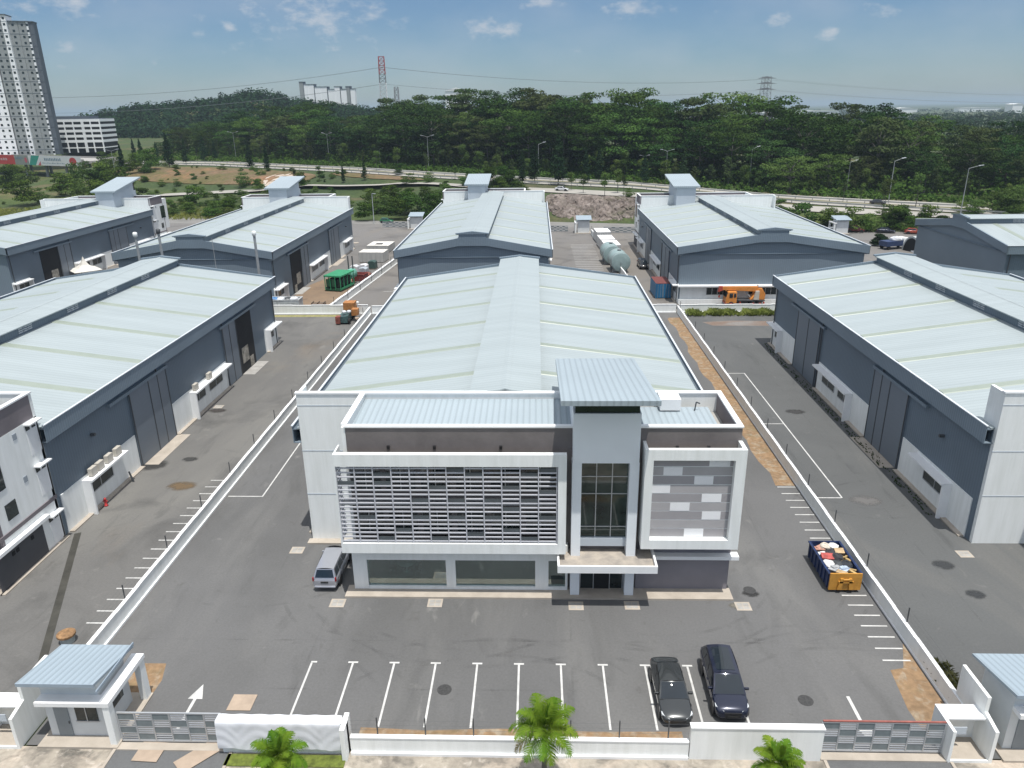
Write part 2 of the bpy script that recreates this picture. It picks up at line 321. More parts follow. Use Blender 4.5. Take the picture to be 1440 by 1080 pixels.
# ---------------------------------------------------------------- ground, roads
def lerp(x,P):
    if x<=P[0][0]: return P[0][1]
    for (a,b),(c,d) in zip(P,P[1:]):
        if x<=c: return b+(d-b)*(x-a)/(c-a)
    return P[-1][1]
def sst(a,b,x):
    t=min(1,max(0,(x-a)/(b-a))); return t*t*(3-2*t)
YF=[(-300,250),(-160,245),(-100,240),(-53,236),(-37,226),(5,223),(30,217),(55,208),(85,201),(130,188),(300,140)]
YH=[(-300,432),(-240,405),(-199,388),(-156,371),(-112,343),(-74,318),(-41,290),(-5,250),(5,242.5),(31,232),(60,221),(80,211),(104,207),(123,201),(300,150)]
ZH=[(-300,7),(-40,7),(5,6),(30,5.5),(80,3),(105,2.5),(130,2),(300,1)]
HILL=[(-470,850,14,45,90),(-425,860,22,45,90),(-375,850,27,50,90),(-325,860,26,45,90),(-290,850,31,40,90),(-235,860,24,55,90),(-160,850,18,80,90)]
def H(x,y):
    yf=lerp(x,YF); yh=lerp(x,YH); zh=lerp(x,ZH)
    if y<=yf: z=0.
    elif y<yh:
        t=(y-yf)/(yh-yf)
        if x<-30:
            w=sst(-30,-60,x)
            a=lerp(t,[(0,0),(.12,.05),(.35,.33),(.55,.37),(.72,.85),(.85,1),(1,1)])
            z=zh*(a*w+(1-w)*sst(0,.8,t))
        else: z=zh*sst(0,.75,t)
    else: z=zh+2.5*sst(yh+60,yh+160,y)
    d=sst(-215,-245,x)*sst(-400,-350,x)*sst(300,345,y)*(1-sst(500,530,y))
    z=z*(1-d)-1.5*d
    if y>500:
        for cx,cy,h,sx,sy in HILL: z+=h*math.exp(-((x-cx)/sx)**2-((y-cy)/sy)**2)*.6
        z-=sst(900,3000,y)*8
    return z

def breaks(L):
    o=[]
    for a,b,n in L: o+=[a+(b-a)*i/n for i in range(n)]
    return o+[L[-1][1]]
xs=breaks([(-25000,-4000,6),(-4000,-900,8),(-900,-420,16),(-420,240,165),(240,900,22),(900,4000,8),(4000,25000,6)])
ys=breaks([(-400,20,6),(20,190,10),(190,530,85),(530,1100,30),(1100,4000,12),(4000,29000,10)])
def ground_z(x,y): return H(x,y)-.12
g=MB(); g.grid([[(x,y,ground_z(x,y)) for x in xs] for y in ys])
LAND=ground_mat('land',[((.075,.10,.022),.05,.42,.6,.9,(1,1,1)),((.15,.112,.06),.03,.49,.62,.85,(1,1,1)),((.035,.06,.018),.25,.45,.7,.7,(1,1,1)),((.03,.05,.025),.002,.4,.6,.8,(1,1,1))],(.055,.08,.022),.3,.95,1.1)
struct(g,'ground',LAND,True)

def yard(pts,base,layers,z=0.0,name='pavement'):
    m=MB(); m.sheet(pts,z); return struct(m,name,ground_mat(name+'_asphalt',layers,base,.07,.8,7.))
ST=(1,1,1); SY=(1,.28,1)
drk=lambda a,c=(.085,.085,.088): (c,.11,.52,.72,a,ST)
lit=lambda a,c=(.30,.29,.275): (c,.16,.55,.75,a,SY)
def asph(v,tint=(1,1,1)): return tuple(v*t for t in tint)
base=.126
yard([(-27,29.75),(22.9,29.75),(22.9,118),(-27,118)],asph(base,(1,1,1)),[((.10,.10,.099),.05,.42,.62,.8,ST),((.165,.163,.157),.14,.50,.70,.6,SY),((.076,.076,.075),.30,.56,.74,.6,(1,.35,1)),((.085,.085,.084),.9,.58,.72,.5,(.35,.08,1)),((.25,.245,.23),.55,.64,.78,.5,(1,.6,1)),((.085,.083,.08),2.2,.62,.74,.5,(.5,.5,1))])
yard([(-77.3,29.75),(-27.15,29.75),(-27.15,118),(-77.3,118)],asph(.128,(1.02,1,.96)),[((.185,.18,.165),.09,.46,.66,.75,SY),((.075,.074,.072),.14,.52,.72,.75,ST),((.20,.155,.11),.07,.58,.74,.45,ST),((.06,.06,.06),.5,.60,.76,.55,SY),((.22,.215,.20),.7,.63,.76,.5,ST)])
yard([(23.05,29.75),(73.1,29.75),(73.1,118),(23.05,118)],asph(.106,(.97,1,1.0)),[((.085,.088,.089),.08,.45,.65,.75,ST),((.165,.158,.145),.12,.52,.72,.65,SY),((.06,.062,.063),.45,.58,.74,.6,SY),((.19,.185,.175),.6,.64,.77,.5,ST)])
yard([(-130,118.3),(130,118.3),(130,186),(85,199),(55,206),(30,205),(5,211),(-37,218),(-130,226)],asph(.155,(1.04,1,.96)),[((.185,.165,.14),.07,.45,.66,.7,SY),((.075,.071,.068),.12,.52,.72,.7,ST),((.24,.22,.19),.25,.6,.78,.5,SY)])
m=MB(); m.sheet([(-140,227),(-37,218.2),(5,211.2),(30,205.2),(55,206.2),(85,199.2),(135,184),(135,187.5),(85,201.5),(55,208.5),(30,215.5),(5,221.5),(-37,225),(-140,243)],.004)
struct(m,'road',ground_mat('estate_road',[((.13,.127,.12),.2,.45,.7,.7,ST)],(.20,.195,.185),.06))
# frontage: paved footpath, drive aprons, road in front
m=MB(); m.sheet([(-130,18),(130,18),(130,29.7),(-130,29.7)],-.03)
struct(m,'footpath',ground_mat('stained_footpath',[((.19,.17,.145),.45,.45,.62,.9,ST),((.52,.44,.36),.28,.5,.66,.85,ST),((.085,.083,.075),.7,.53,.68,.85,ST),((.55,.50,.44),1.6,.58,.7,.6,ST)],(.34,.305,.255),.12,.9,4.))
for a,b in ((-22.1,-15.9),(14.6,20.9),(-72.2,-66)):
    m=MB(); m.sheet([(a,18),(b,18),(b,29.7),(a,29.7)],-.022); struct(m,'driveway',ground_mat('drive_asphalt',[((.085,.085,.088),.2,.45,.7,.6,ST)],(.125,.128,.13),.08))
    for s in (a,b):
        m=MB(); m.box(s-.08,s+.08,18,29.6,-.05,.03); struct(m,'kerb',CONC)
m=MB(); m.box(-16,-9.8,28.6,29.35,-.04,.03); struct(m,'lawn',mat('short_grass',(.12,.15,.025),.95,.3,3.),kind='stuff',label='narrow strip of short grass in front of the draped wall')
# soil patches and strips
m=MB(); P=[(20.9,114.9),(22.55,114.9),(22.55,59)]
for i in range(24): P.append((20.75+.22*math.sin(i*1.9)+.15*math.sin(i*.7+1),59+i*2.4))
m.sheet(P,.004); struct(m,'soil_strip',SOIL)
m=MB(); m.sheet([(20.75,36.1),(21.6,36.3),(22.55,38.5),(22.55,31.2),(20.5,31.0),(20.35,33)],.004); struct(m,'soil_patch',SOIL)
m=MB(); m.sheet([(-26.6,36.0),(-22.4,36.0),(-22.0,34.6),(-22.1,31.2),(-22.3,30.2),(-23.4,33),(-26.6,33.4)],.004); struct(m,'soil_patch',SOIL)
m=MB(); m.sheet([(-9.5,29.95),(7.7,29.95),(7.7,31.25),(3,31.15),(-2,31.28),(-6,31.1),(-9.5,31.25)],.004); struct(m,'soil_strip',SOIL)
m=MB(); m.sheet([(-44,118.6),(-34.5,118.6),(-34.2,136),(-36,150),(-40,152),(-43.2,140)],.004); struct(m,'soil_patch',ground_mat('brown_yard_soil',[((.24,.17,.11),.3,.45,.7,.8,ST),((.12,.09,.07),.6,.55,.72,.6,ST)],(.20,.145,.10),.15))
m=MB(); m.sheet([(-43,116.3),(-31.5,116.3),(-31.5,117.6),(-43,117.6)],.004); struct(m,'verge',mat('dry_verge',(.16,.17,.05),.95,.3,1.5,c2=(.30,.26,.13)))
m=MB(); m.sheet([(26.7,110.2),(36,110),(37.5,112.5),(30,113),(25.5,112.2)],.004); struct(m,'soil_patch',ground_mat('thin_rusty_soil',[((.20,.19,.18),.25,.42,.62,.9,ST)],(.17,.125,.10),.2))
m=MB(); m.sheet([(53.6,128),(57.5,128),(57.5,196),(53.6,196)],.004); struct(m,'verge',mat('dry_verge_far',(.10,.12,.03),.95,.3,.5,c2=(.24,.20,.10)))
for a,b in ((-22,-16.3),(14.4,20.7)):
    m=MB(); m.box(a,b,29.5,29.98,-.04,.05); struct(m,'threshold',CONC)
# drainage channel, cover plates
def strip(a,b,wd,z,name,mt):
    d=Vector((b[0]-a[0],b[1]-a[1])).normalized(); n=Vector((-d.y,d.x))*wd/2
    m=MB(); m.sheet([(a[0]+n.x,a[1]+n.y),(a[0]-n.x,a[1]-n.y),(b[0]-n.x,b[1]-n.y),(b[0]+n.x,b[1]+n.y)],z); return struct(m,name,mt)
strip((-36.45,50.7),(-29.9,35.6),.5,.004,'trench_patch',mat('fresh_trench',(.05,.048,.04),.95,.2,.8))
for cx,cyy,rx,c in ((-36.7,62.8,2.6,(.08,.078,.075)),(-33.4,64,1.2,(.09,.09,.088)),(-35.6,76.3,1.5,(.10,.09,.085)),(-31.5,58.5,2.2,(.24,.17,.10)),(28,76,1.6,(.09,.09,.09)),(27.5,56.5,2.0,(.24,.235,.23)),(29.3,47,1.3,(.08,.085,.09)),(29.5,43.5,1.1,(.075,.08,.085)),(-38,44.5,1.5,(.08,.08,.08)),(-40.2,35.4,2.2,(.07,.065,.06)),(14.6,43.4,.9,(.06,.06,.06)),(13.3,42.0,.9,(.28,.26,.22))):
    random.seed(int(cx*10)); m=MB(); m.sheet([(cx+rx*(.6+.5*random.random())*math.cos(t*PI/9),cyy+rx*.7*(.6+.5*random.random())*math.sin(t*PI/9)) for t in range(18)],.006)
    struct(m,'stain',stainmat('stain',tuple(v*.62 for v in c),.85))
# faint tyre marks swept over the main yard
TY=stainmat('tyre_mark',(.05,.05,.05),.38)
def tyre(cx,cyy,r,a0,a1,wd=.24):
    for rr in (r,r+1.5):
        m=MB(); n=26; P=[]
        for i in range(n+1):
            a=rad(a0+(a1-a0)*i/n); P.append([(cx+q*math.cos(a),cyy+q*math.sin(a),.0065) for q in (rr-wd/2,rr+wd/2)])
        m.grid(P); struct(m,'tyre_mark',TYS)
def trackmat():
    m,nt,p=newmat('tyre_track'); L=nt.links.new; p.inputs['Base Color'].default_value=(.035,.035,.035,1); p.inputs['Roughness'].default_value=.85
    g=N(nt,'ShaderNodeNewGeometry'); z=N(nt,'ShaderNodeTexNoise'); z.inputs['Scale'].default_value=.55; z.inputs['Detail'].default_value=5; L(g.outputs['Position'],z.inputs['Vector'])
    q=N(nt,'ShaderNodeMapRange'); q.inputs['From Min'].default_value=.45; q.inputs['From Max'].default_value=.75; q.inputs['To Max'].default_value=.15; L(z.outputs['Fac'],q.inputs['Value']); L(q.outputs[0],p.inputs['Alpha']); return m
TYS=trackmat()
for a in ((-9,46,7.5,200,262),(-4,50,12.5,215,280),(3,27.5,9.5,60,120),(-16,30,8,20,85),(18,29,9,75,130),(8,48,9,255,330),(15.5,46,6,250,340),(-20,52,9,255,330),(-2,26,11,70,108),(30,52,8,90,170),(28,60,5,200,300),(-31,46,5,100,190),(-33,60,7,300,380),(0,31,5.5,40,95),(-6.5,31,5.5,85,140)): tyre(*a)
for (xa,ya),(xb,yb) in (((-26,38.2),(20,38.4)),((-20,34.0),(14,34.2)),((-18.6,45),(-18.4,112)),((-22.8,50),(-22.5,113)),((17.2,46),(17.3,110)),((-14,31),(-13.8,42)),((2,31),(2.2,42)),((-33,40),(-32.6,112)),((28.5,40),(28.7,108))):
    strip((xa,ya),(xb,yb),.13,.0068,'paving_seam',TYS)
# ---- painted markings
def lines(L,wd=.12,z=.009,name='road_marking'):
    m=MB()
    for a,b in L:
        d=Vector((b[0]-a[0],b[1]-a[1])); u=d.normalized(); n=Vector((-u.y,u.x))*wd/2
        m.sheet([(a[0]+n.x,a[1]+n.y),(a[0]-n.x,a[1]-n.y),(b[0]-n.x,b[1]-n.y),(b[0]+n.x,b[1]+n.y)],z)
    return struct(m,name,PAINT)
B=[]; TT=[]
for i in range(-1,10):
    x=-11.07+2.5*i; B.append(((x,31.3),(x,36.2)))
    TT.append(((x-.3 if i>-1 else x-.06,36.28),(x+.3,36.28)) if i<9 else ((x-.05,36.28),(x+.06,36.28)))
lines(B); lines(TT,.13)
for k in (0,-50.15):
    T1=[]
    for i in range(7): T1.append(((20.65+k,36.93+1.06*i),(22.3+k,36.93+1.06*i)))
    for i in range(9): T1.append(((20.95+k,49.3+1.18*i),(22.5+k,49.3+1.18*i)))
    if k: T1=[((20.7+k,39.7+1.25*i),(22.4+k,39.7+1.25*i)) for i in range(17)]
    lines(T1,.11)
lines([((-26.7,56.75),(-23.75,56.75)),((-23.7,56.7),(-23.7,92))])
lines([((23.4,88.5),(25.85,88.5)),((25.8,88.45),(25.8,56.85)),((25.75,56.85),(23.4,56.85)),((23.4,72.66),(25.74,72.66))])
lines([((8.3,150+1.9*i),(13.8,150+1.9*i)) for i in range(18)],.16)
lines([((-28,134),(-26.2,134)),((-26.2,134),(-25.2,160))],.14)
def arrow(x,y0,y1,hw,hl):
    s=1 if y1>y0 else -1; m=MB()
    m.sheet([(x-.09,y0),(x+.09,y0),(x+.09,y1-s*hl),(x-.09,y1-s*hl)],.009); m.sheet([(x-hw,y1-s*hl),(x+hw,y1-s*hl),(x,y1)],.009); struct(m,'road_marking',PAINT)
arrow(-19.4,30.9,34.3,.42,1.15); arrow(17.45,33.95,30.6,.42,1.1)
# ---- highway
hwT=[(-306.5,518.5,4.4),(-263.8,515.5,3.2),(-177.2,423.5,7.0),(-127.8,392.5,7.0),(-85.4,366.0,7.0),(-46.2,326.5,7.0),(7.1,298.0,5.9),(38.3,286.5,5.1),(92.8,256.0,2.7),(121.3,243.0,2.1),(139.3,229.0,1.9),(153.1,219.0,1.9)]
hwB=[(-302.4,510.0,0.7),(-199.4,388.5,7.0),(-156.1,372.0,7.0),(-112.3,343.5,7.0),(-74.7,319.0,7.0),(-41.4,291.5,7.0),(6.5,269.5,6.0),(34.8,259.5,5.2),(87.1,230.5,2.8),(110.0,219.5,2.4),(129.7,212.5,1.9),(142.1,202.5,1.9)]
svT=[(-141.3,287.5,2.3),(-117.8,297.5,2.5),(-88.7,294.5,4.0),(-50.1,279.0,5.9),(-15.4,261.5,6.4),(8.5,255.0,5.9),(33.0,245.5,5.3),(85.4,226.0,2.9),(108.6,216.5,2.4),(127.1,208.0,2.0),(139.4,198.5,1.9)]
svB=[(-137.6,279.5,2.0),(-113.6,286.5,2.4),(-87.8,291.0,3.3),(-49.4,275.0,5.0),(-14.8,250.5,6.4),(4.7,243.5,6.0),(31.3,232.5,5.4),(80.5,212.5,2.9),(103.8,206.5,2.5),(122.7,200.5,2.1),(135.8,193.0,1.7)]
def resamp(P,n):
    L=[0]
    for a,b in zip(P,P[1:]): L.append(L[-1]+math.dist(a[:2],b[:2]))
    o=[]
    for i in range(n+1):
        t=L[-1]*i/n
        for j in range(len(P)-1):
            if t<=L[j+1]+1e-6:
                f=(t-L[j])/(L[j+1]-L[j]); o.append((P[j][0]+(P[j+1][0]-P[j][0])*f,P[j][1]+(P[j+1][1]-P[j][1])*f)); break
    return o
ROADM=ground_mat('pale_carriageway',[((.24,.23,.21),.06,.45,.7,.7,ST),((.18,.17,.16),.3,.6,.75,.4,ST)],(.33,.315,.285),.05)
VERGE=mat('highway_verge',(.09,.105,.03),.95,.3,.2,c2=(.16,.13,.06),world=True)
def band(T,Bm,t0,t1,z,name,mt,n=140):
    m=MB(); rows=[[],[]]
    for (a,b),(c,d) in zip(T,Bm):
        for r,t in zip(rows,(t0,t1)):
            x=c+(a-c)*t; y=d+(b-d)*t; zz=max(H(x,y),H(c,d),H(a,b))
            r.append((x,y,zz+z))
    m.grid(rows); return struct(m,name,mt,True)
hwT=[(-330,552,0)]+hwT[1:]; hwB=[(-345,462,0),(-262,420,0)]+hwB[1:]
T=resamp([p[:2] for p in hwT],150); Bm=resamp([p[:2] for p in hwB],150)
# pair by nearest fraction along x
def yx(P,x):
    for a,b in zip(P,P[1:]):
        if a[0]<=x<=b[0]: return a[1]+(b[1]-a[1])*(x-a[0])/(b[0]-a[0])
    return P[-1][1] if x>P[-1][0] else P[0][1]
X=[-235+i*(385/170) for i in range(171)]
HT=[(x,max(yx(hwB,x)+9,min(yx(hwT,x),yx(hwB,x)+26))) for x in X]; HB=[(x,yx(hwB,x)) for x in X]
band(HT,HB,0,.42,.10,'highway',ROADM); band(HT,HB,.42,.52,.12,'median',VERGE); band(HT,HB,.52,1,.10,'highway',ROADM)
band(HT,HB,.03,.05,.125,'road_marking',PAINT); band(HT,HB,.95,.97,.125,'road_marking',PAINT)
X2=[-141+i*(276/110) for i in range(111)]
ST_=[(x,max(yx(svT,x),yx(svB,x)+5)) for x in X2]; SB_=[(x,yx(svB,x)) for x in X2]
band(ST_,SB_,0,1,.14,'service_road',ROADM)
def rail(P,z,name,label,t=0):
    o=thing(name,label,'guard rail'); b=MB(); q=MB(); q.box(-.08,.08,.1,.25,-.3,z+.2); qm=q.mesh('rail_post',STEEL)
    pts=[(x,y,H(x,y)) for x,y in P]
    for a,c in zip(pts,pts[1:]):
        b.hexa([(a[0],a[1],a[2]+z-.2),(c[0],c[1],c[2]+z-.2),(c[0],c[1]+.1,c[2]+z-.2),(a[0],a[1]+.1,a[2]+z-.2),(a[0],a[1],a[2]+z+.2),(c[0],c[1],c[2]+z+.2),(c[0],c[1]+.1,c[2]+z+.2),(a[0],a[1]+.1,a[2]+z+.2)])
        r=D.objects.new('rail_post',qm); COL.objects.link(r); r.parent=o; r.location=a
    b.build('rail_beam',mat('rail_steel',(.33,.34,.33),.5,.1,.3),o)
rail([(x,y-1) for x,y in HB][::2],.9,'guard_rail','low steel guard rail along the near edge of the highway')
rail([(x,b+(t-b)*.47) for (x,b),(_,t) in zip(HB,HT)][::2],.9,'guard_rail','low steel guard rail along the middle of the highway')
# rock face and orange cut beyond the estate road
def slope_patch(xa,xb,ta,tb,name,mt,n=40,r=10,ws=0.0):
    random.seed(5); P=[]
    for j in range(r+1):
        row=[]
        for i in range(n+1):
            x=xa+(xb-xa)*i/n; yf=lerp(x,YF); yh=lerp(x,YH); e=math.sin(i/n*PI)**.35
            t=ta+(tb-ta)*(.5+(j/r-.5)*e); y=yf+(yh-yf)*t
            row.append((x+random.uniform(-.4,.4),y+random.uniform(-.5,.5),H(x,y)+.12+ws*random.random()*(0<j<r)))
        P.append(row)
    m=MB(); m.grid(P); return struct(m,name,mt,False)
ROCK=ground_mat('weathered_cut',[((.22,.185,.165),.3,.42,.62,.9,ST),((.075,.06,.05),.35,.48,.64,.9,ST),((.06,.065,.03),.10,.52,.66,.85,ST),((.31,.28,.26),.9,.58,.72,.8,ST)],(.14,.118,.105),.25,.95,1.3)
ORNG=ground_mat('orange_cut',[((.10,.09,.035),.045,.42,.6,.9,ST),((.27,.14,.075),.05,.52,.68,.75,ST),((.10,.095,.04),.22,.48,.64,.85,ST)],(.155,.105,.065),.2,.95,.8)
slope_patch(3,31,.04,.95,'rock_slope',ROCK,60,16,.32)
slope_patch(-195,-88,.60,.93,'earth_slope',ORNG,60,10,.3)
slope_patch(-110,-92,.58,.84,'pale_slope',ground_mat('pale_cut',[((.22,.15,.10),.15,.5,.7,.7,ST)],(.46,.40,.34),.15),20,6,.3)
slope_patch(-84,-40,.80,.98,'earth_slope',ORNG,30,5,.2)
# ---------------------------------------------------------------- factories
RAND=random.Random(3)
def factory(label,loc,rz,hw,Lw,tx,main=False,mirror=False,sides=((1,False),(-1,False)),rear_dado=False,tz=(15.0,13.4),rear_win=False):
    """local frame: facade plane y=0, depth +y, warehouse to y=Lw; hw = eave half width"""
    o=thing('factory_building',label,'factory',loc,rz,'grey factories with pale roofs')
    if mirror: o.scale=(-1,1,1)
    w=hw-.6; y0=6.3; ez=9.35; mz=11.15; mw=2.25
    sl=(mz-ez)/(hw-mw)
    k=(Lw-y0)/50.7
    # warehouse walls
    b=MB(); b.prism([(-w,0),(w,0),(w,ez-.25),(mw,mz-.3),(-mw,mz-.3),(-w,ez-.25)],'y',y0+.05,Lw-.02)
    wl=b.build('wall',WALLM,o)
    b=MB(); b.prism([(-w,0),(w,0),(w,ez-.25),(mw,mz-.3),(-mw,mz-.3),(-w,ez-.25)],'y',Lw-.02,Lw+.05); b.build('gable_wall',WALLMX,o)
    # roof slabs
    b=MB()
    for s in (-1,1): b.prism([(s*(hw-.35),ez),(s*(mw-.3),mz+.02),(s*(mw-.3),mz-.15),(s*(hw-.35),ez-.15)],'y',y0,Lw+.25)
    rf=b.build('roof',ROOF,o)
    n=6; pit=50.7*k/6.5
    for i in range(n):
        y=y0+pit*(.86+i)
        for s in (-1,1):
            b=MB(); q=[]
            x0,x1=hw-.42,mw+.15
            zf=lambda x: ez+(hw-.35-x)*(mz+.02-ez)/(hw-.35-mw+.3)
            b.hexa([(s*x0,y,zf(x0)-.02),(s*x1,y,zf(x1)-.02),(s*x1,y+.95,zf(x1)-.02),(s*x0,y+.95,zf(x0)-.02),(s*x0,y+.08,zf(x0)+.05),(s*x1,y+.08,zf(x1)+.05),(s*x1,y+.87,zf(x1)+.05),(s*x0,y+.87,zf(x0)+.05)])
            b.build('skylight',SKYL,rf)
    # eave fascia and gutter
    for s in (-1,1):
        b=MB(); b.prism([(s*hw,8.15),(s*hw,9.5),(s*(hw-.06),9.5),(s*(hw-.06),8.2),(s*(w-.1),8.2),(s*(w-.1),8.15)],'y',y0-.1,Lw+.5); b.build('fascia',FASC,o)
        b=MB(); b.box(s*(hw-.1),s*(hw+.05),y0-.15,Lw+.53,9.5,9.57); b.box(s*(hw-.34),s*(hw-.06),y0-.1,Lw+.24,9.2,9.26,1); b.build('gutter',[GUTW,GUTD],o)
    # rear gable fascia
    b=MB(); t=1.25
    for s in (-1,1): b.prism([(s*hw,9.5),(s*mw,mz+.32),(s*mw,mz-.95),(s*hw,9.5-t)],'y',Lw+.25,Lw+.5)
    b.prism([(-mw,mz-.95),(mw,mz-.95),(mw,mz+.95),(-mw,mz+.95)],'y',Lw+.25,Lw+.5)
    b.build('gable_fascia',FASCX,o)
    b=MB(); b.prism([(-mw-.5,mz+.95),(mw+.5,mz+.95),(mw+.5,mz+1.1),(0,mz+1.42),(-mw-.5,mz+1.1)],'y',Lw+.1,Lw+.6); b.build('ridge_cap',FASCX,o)
    b=MB(); b.box(-w-.1,w+.1,Lw+.06,Lw+.25,8.26,8.32); b.build('soffit',FASCX,o)
    # ridge monitor
    ym0=y0+1.2 if not main else y0+.25
    b=MB(); b.box(-mw,mw,ym0,Lw+.24,mz-.4,mz+.85); mo=b.build('ridge_monitor',WALLM,o)
    b=MB()
    for s in (-1,1): b.prism([(s*(mw+.35),mz+.9),(0,mz+1.24),(0,mz+1.14),(s*(mw+.35),mz+.8)],'y',ym0-.3,Lw+.3)
    b.build('monitor_roof',ROOF,mo)
    b=MB(); b.prism([(-.3,mz+1.22),(0,mz+1.28),(.3,mz+1.22),(0,mz+1.2)],'y',ym0-.3,Lw+.3); b.build('ridge_capping',ROOF,mo)
    for i in range(n+1):
        y=y0+pit*(.25+i)
        if y+2.4>Lw: break
        for s in (-1,1):
            b=MB()
            for j in range(3):
                for q in range(3): b.obox((s*(mw+.03),y+.35+.72*j+.02*q,mz+.22+.2*q),(.06,.62,.13),0,0,0,s*.5)
            b.build('louvre_vent',VENT,mo)
    # side walls: dado, sliding doors, windows under slabs, condensers
    for s,op in sides:
        X=s*w
        def sy(y): return y0+(y-y0)*k
        def panel(a,c,z0,z1,name,mt,p=.10,par=o):
            bb=MB(); bb.box(X-s*.05,X+s*p,sy(a),sy(c),z0,z1); return bb.build(name,mt,par)
        for a,c in ((6.9,18.1),(25.3,39.2),(52.3 if op else 47.8,57.1)):
            panel(a,c,0,3.3,'dado_wall',WHITE,.08)
            pl=MB(); pl.box(X+s*.08,X+s*.5,sy(a),sy(c),0,.12); pl.build('apron_kerb',CONC,o)
        for a,c in ((18.3,25.2),(39.2,43.1) if op else (39.9,47.4)):
            d=panel(a,c,.05,7.3,'sliding_door',DOORM,.16)
            mid=(a+c)/2; bb=MB()
            for yy in (a,mid,c): bb.box(X+s*.16,X+s*.2,sy(yy)-.05,sy(yy)+.05,.05,7.3)
            bb.build('door_frame',STEELD,d)
        for a,c in ((15,25.5),(38.5,50)): panel(a,c,7.32,7.6,'door_track',FASC,.3)
        if op:
            panel(43.1,48.4,.05,7.3,'dark_doorway_panel',DARK,.06)  # flat near-black panel, the shade of an opening put into its colour
            # machinery shown against the dark doorway panel
            bb=MB(); bb.box(X-s*.0,X+s*.10,sy(44.2),sy(46.2),1.2,3.2); bb.box(X,X+s*.1,sy(46.5),sy(47.6),.1,1.4); bb.build('doorway_goods',mat('goods',(.30,.28,.24),.8,.4,2.),o)
            bb=MB(); bb.box(X+s*.1,X+s*1.6,sy(43.5),sy(48.6),0,.03); bb.build('ramp',CONCG,o)
        bb=MB(); bb.box(X+s*.1,X+s*1.5,sy(18.6),sy(25.4),0,.03); bb.build('ramp',CONC,o)
        def winbay(a,c,wins,slab,left=True):
            bb=MB(); bb.box(X+s*.08,X+s*.95,sy(a),sy(c),2.95,3.12)
            if left: bb.box(X+s*.08,X+s*.8,sy(a),sy(a)+.18,0,2.95)
            bb.build('window_hood',WHITE2,o)
            for u,v in wins:
                bb=MB(); bb.box(X+s*.04,X+s*.1,sy(u),sy(v),1.5,2.6); q=bb.build('window',GLASSD,o)
                bb=MB()
                for yy in (sy(u),sy((u+v)/2),sy(v)): bb.box(X+s*.08,X+s*.13,yy-.04,yy+.04,1.45,2.65)
                bb.box(X+s*.08,X+s*.14,sy(u),sy(v),1.42,1.5); bb.build('window_frame',ALU,q)
        winbay(9.6,15.3,[(10.1,13.8)],1); winbay(29.3,38.9,[(29.7,32.9),(34.0,37.6)],1); winbay(52.6,57.2,[(53.0,55.6)],1)
        # wall lamp
        bb=MB(); bb.box(X+s*.03,X+s*.4,sy(12),sy(12)+.25,6.0,6.2); bb.build('wall_lamp',STEELD,o)
    if rear_dado:
        b=MB(); b.box(-w+.3,w-.3,Lw+.05,Lw+.14,0,2.9); b.build('rear_dado_wall',WHITE,o)
        b=MB(); b.box(-w-.2,w+.2,Lw+.05,Lw+1.1,2.95,3.15); b.build('window_hood',WHITE2,o)
        b=MB(); b.box(-w,w,Lw+.14,Lw+.75,0,.75); b.build('plinth',WHITE,o)
        for x in (w-7.0,w-14,w-20,0-w+5):
            b=MB(); b.box(x-2.3,x+2.3,Lw+.1,Lw+.18,1.45,2.6); q=b.build('window',GLASSD,o)
            b=MB()
            for i in range(6): b.box(x-2.3+i*.92-.04,x-2.3+i*.92+.04,Lw+.17,Lw+.22,1.42,2.63)
            b.build('window_frame',ALU,q)
    # downpipe stripes and grey pilasters of the warehouse corner
    for s in (-1,1):
        b=MB()
        for yy in (Lw-.5,y0+17.2*k,y0+33*k): b.tube((s*(w+.14),yy,0),(s*(w+.14),yy,8.2),.07,.07,6)
        b.build('downpipe',STEELD,o)
    # -------- office block
    xl=-hw+5.4; xr=hw-.45; ph=12.2; th=.26
    b=MB()
    if main: b.box(xl+.3,xr,0,th,3.6,ph-.1); b.box(4.35,xr,0,th,0,3.6); b.box(xl+.3,4.35,-.0,y0-.4,4.1,4.19)
    else: b.box(xl+.3,xr,0,th,0,ph-.1)
    fw=b.build('facade_wall',BROWN if main else MAUVE,o)
    b=MB(); b.box(xr-th,xr,th,y0,0,10.3); b.build('side_wall',WHITE,o); b=MB(); b.box(xl,xl+th,.3,y0,0,10.3); b.build('side_wall',WHITE,o)
    b=MB(); b.box(xr-th,xr-.01,th,y0,10.3,ph-.1); b.build('parapet_side',MAUVE,o); b=MB(); b.box(xl+.01,xl+th,.02,y0,10.3,ph-.1); b.build('parapet_side',WHITE,o)
    b=MB(); b.box(-hw+.65,xr,y0-.3,y0-.02,0,ph-.1); b.build('rear_parapet_wall',WHITE,o)
    b=MB(); b.box(-hw+.58,xl+th,y0-.36,y0+.04,ph-.1,ph+.02); b.box(xl+th,xr+.06,y0-.36,y0+.04,ph-.1,ph+.02); b.box(xl+.2,xr+.06,-.07,.3,ph-.1,ph+.02); b.box(xr-.3,xr+.06,.3,y0-.36,ph-.1,ph+.02); b.box(xl-.06,xl+.32,.3,y0-.36,ph-.1,ph+.02); b.build('coping',WHITE2,o)
    b=MB(); b.box(-hw+.65,-hw+.9,y0-.02,y0+1.5,0,ph-.1); b.build('return_wall',WHITE,o)
    b=MB(); b.hexa([(xl+th,th,10.8),(tx-2.0,th,10.8),(tx-2.0,y0-.36,10.8),(xl+th,y0-.36,10.8),(xl+th,th,11.35),(tx-2.0,th,11.35),(tx-2.0,y0-.36,11.75),(xl+th,y0-.36,11.75)]); b.build('office_roof',ROOFX,o)
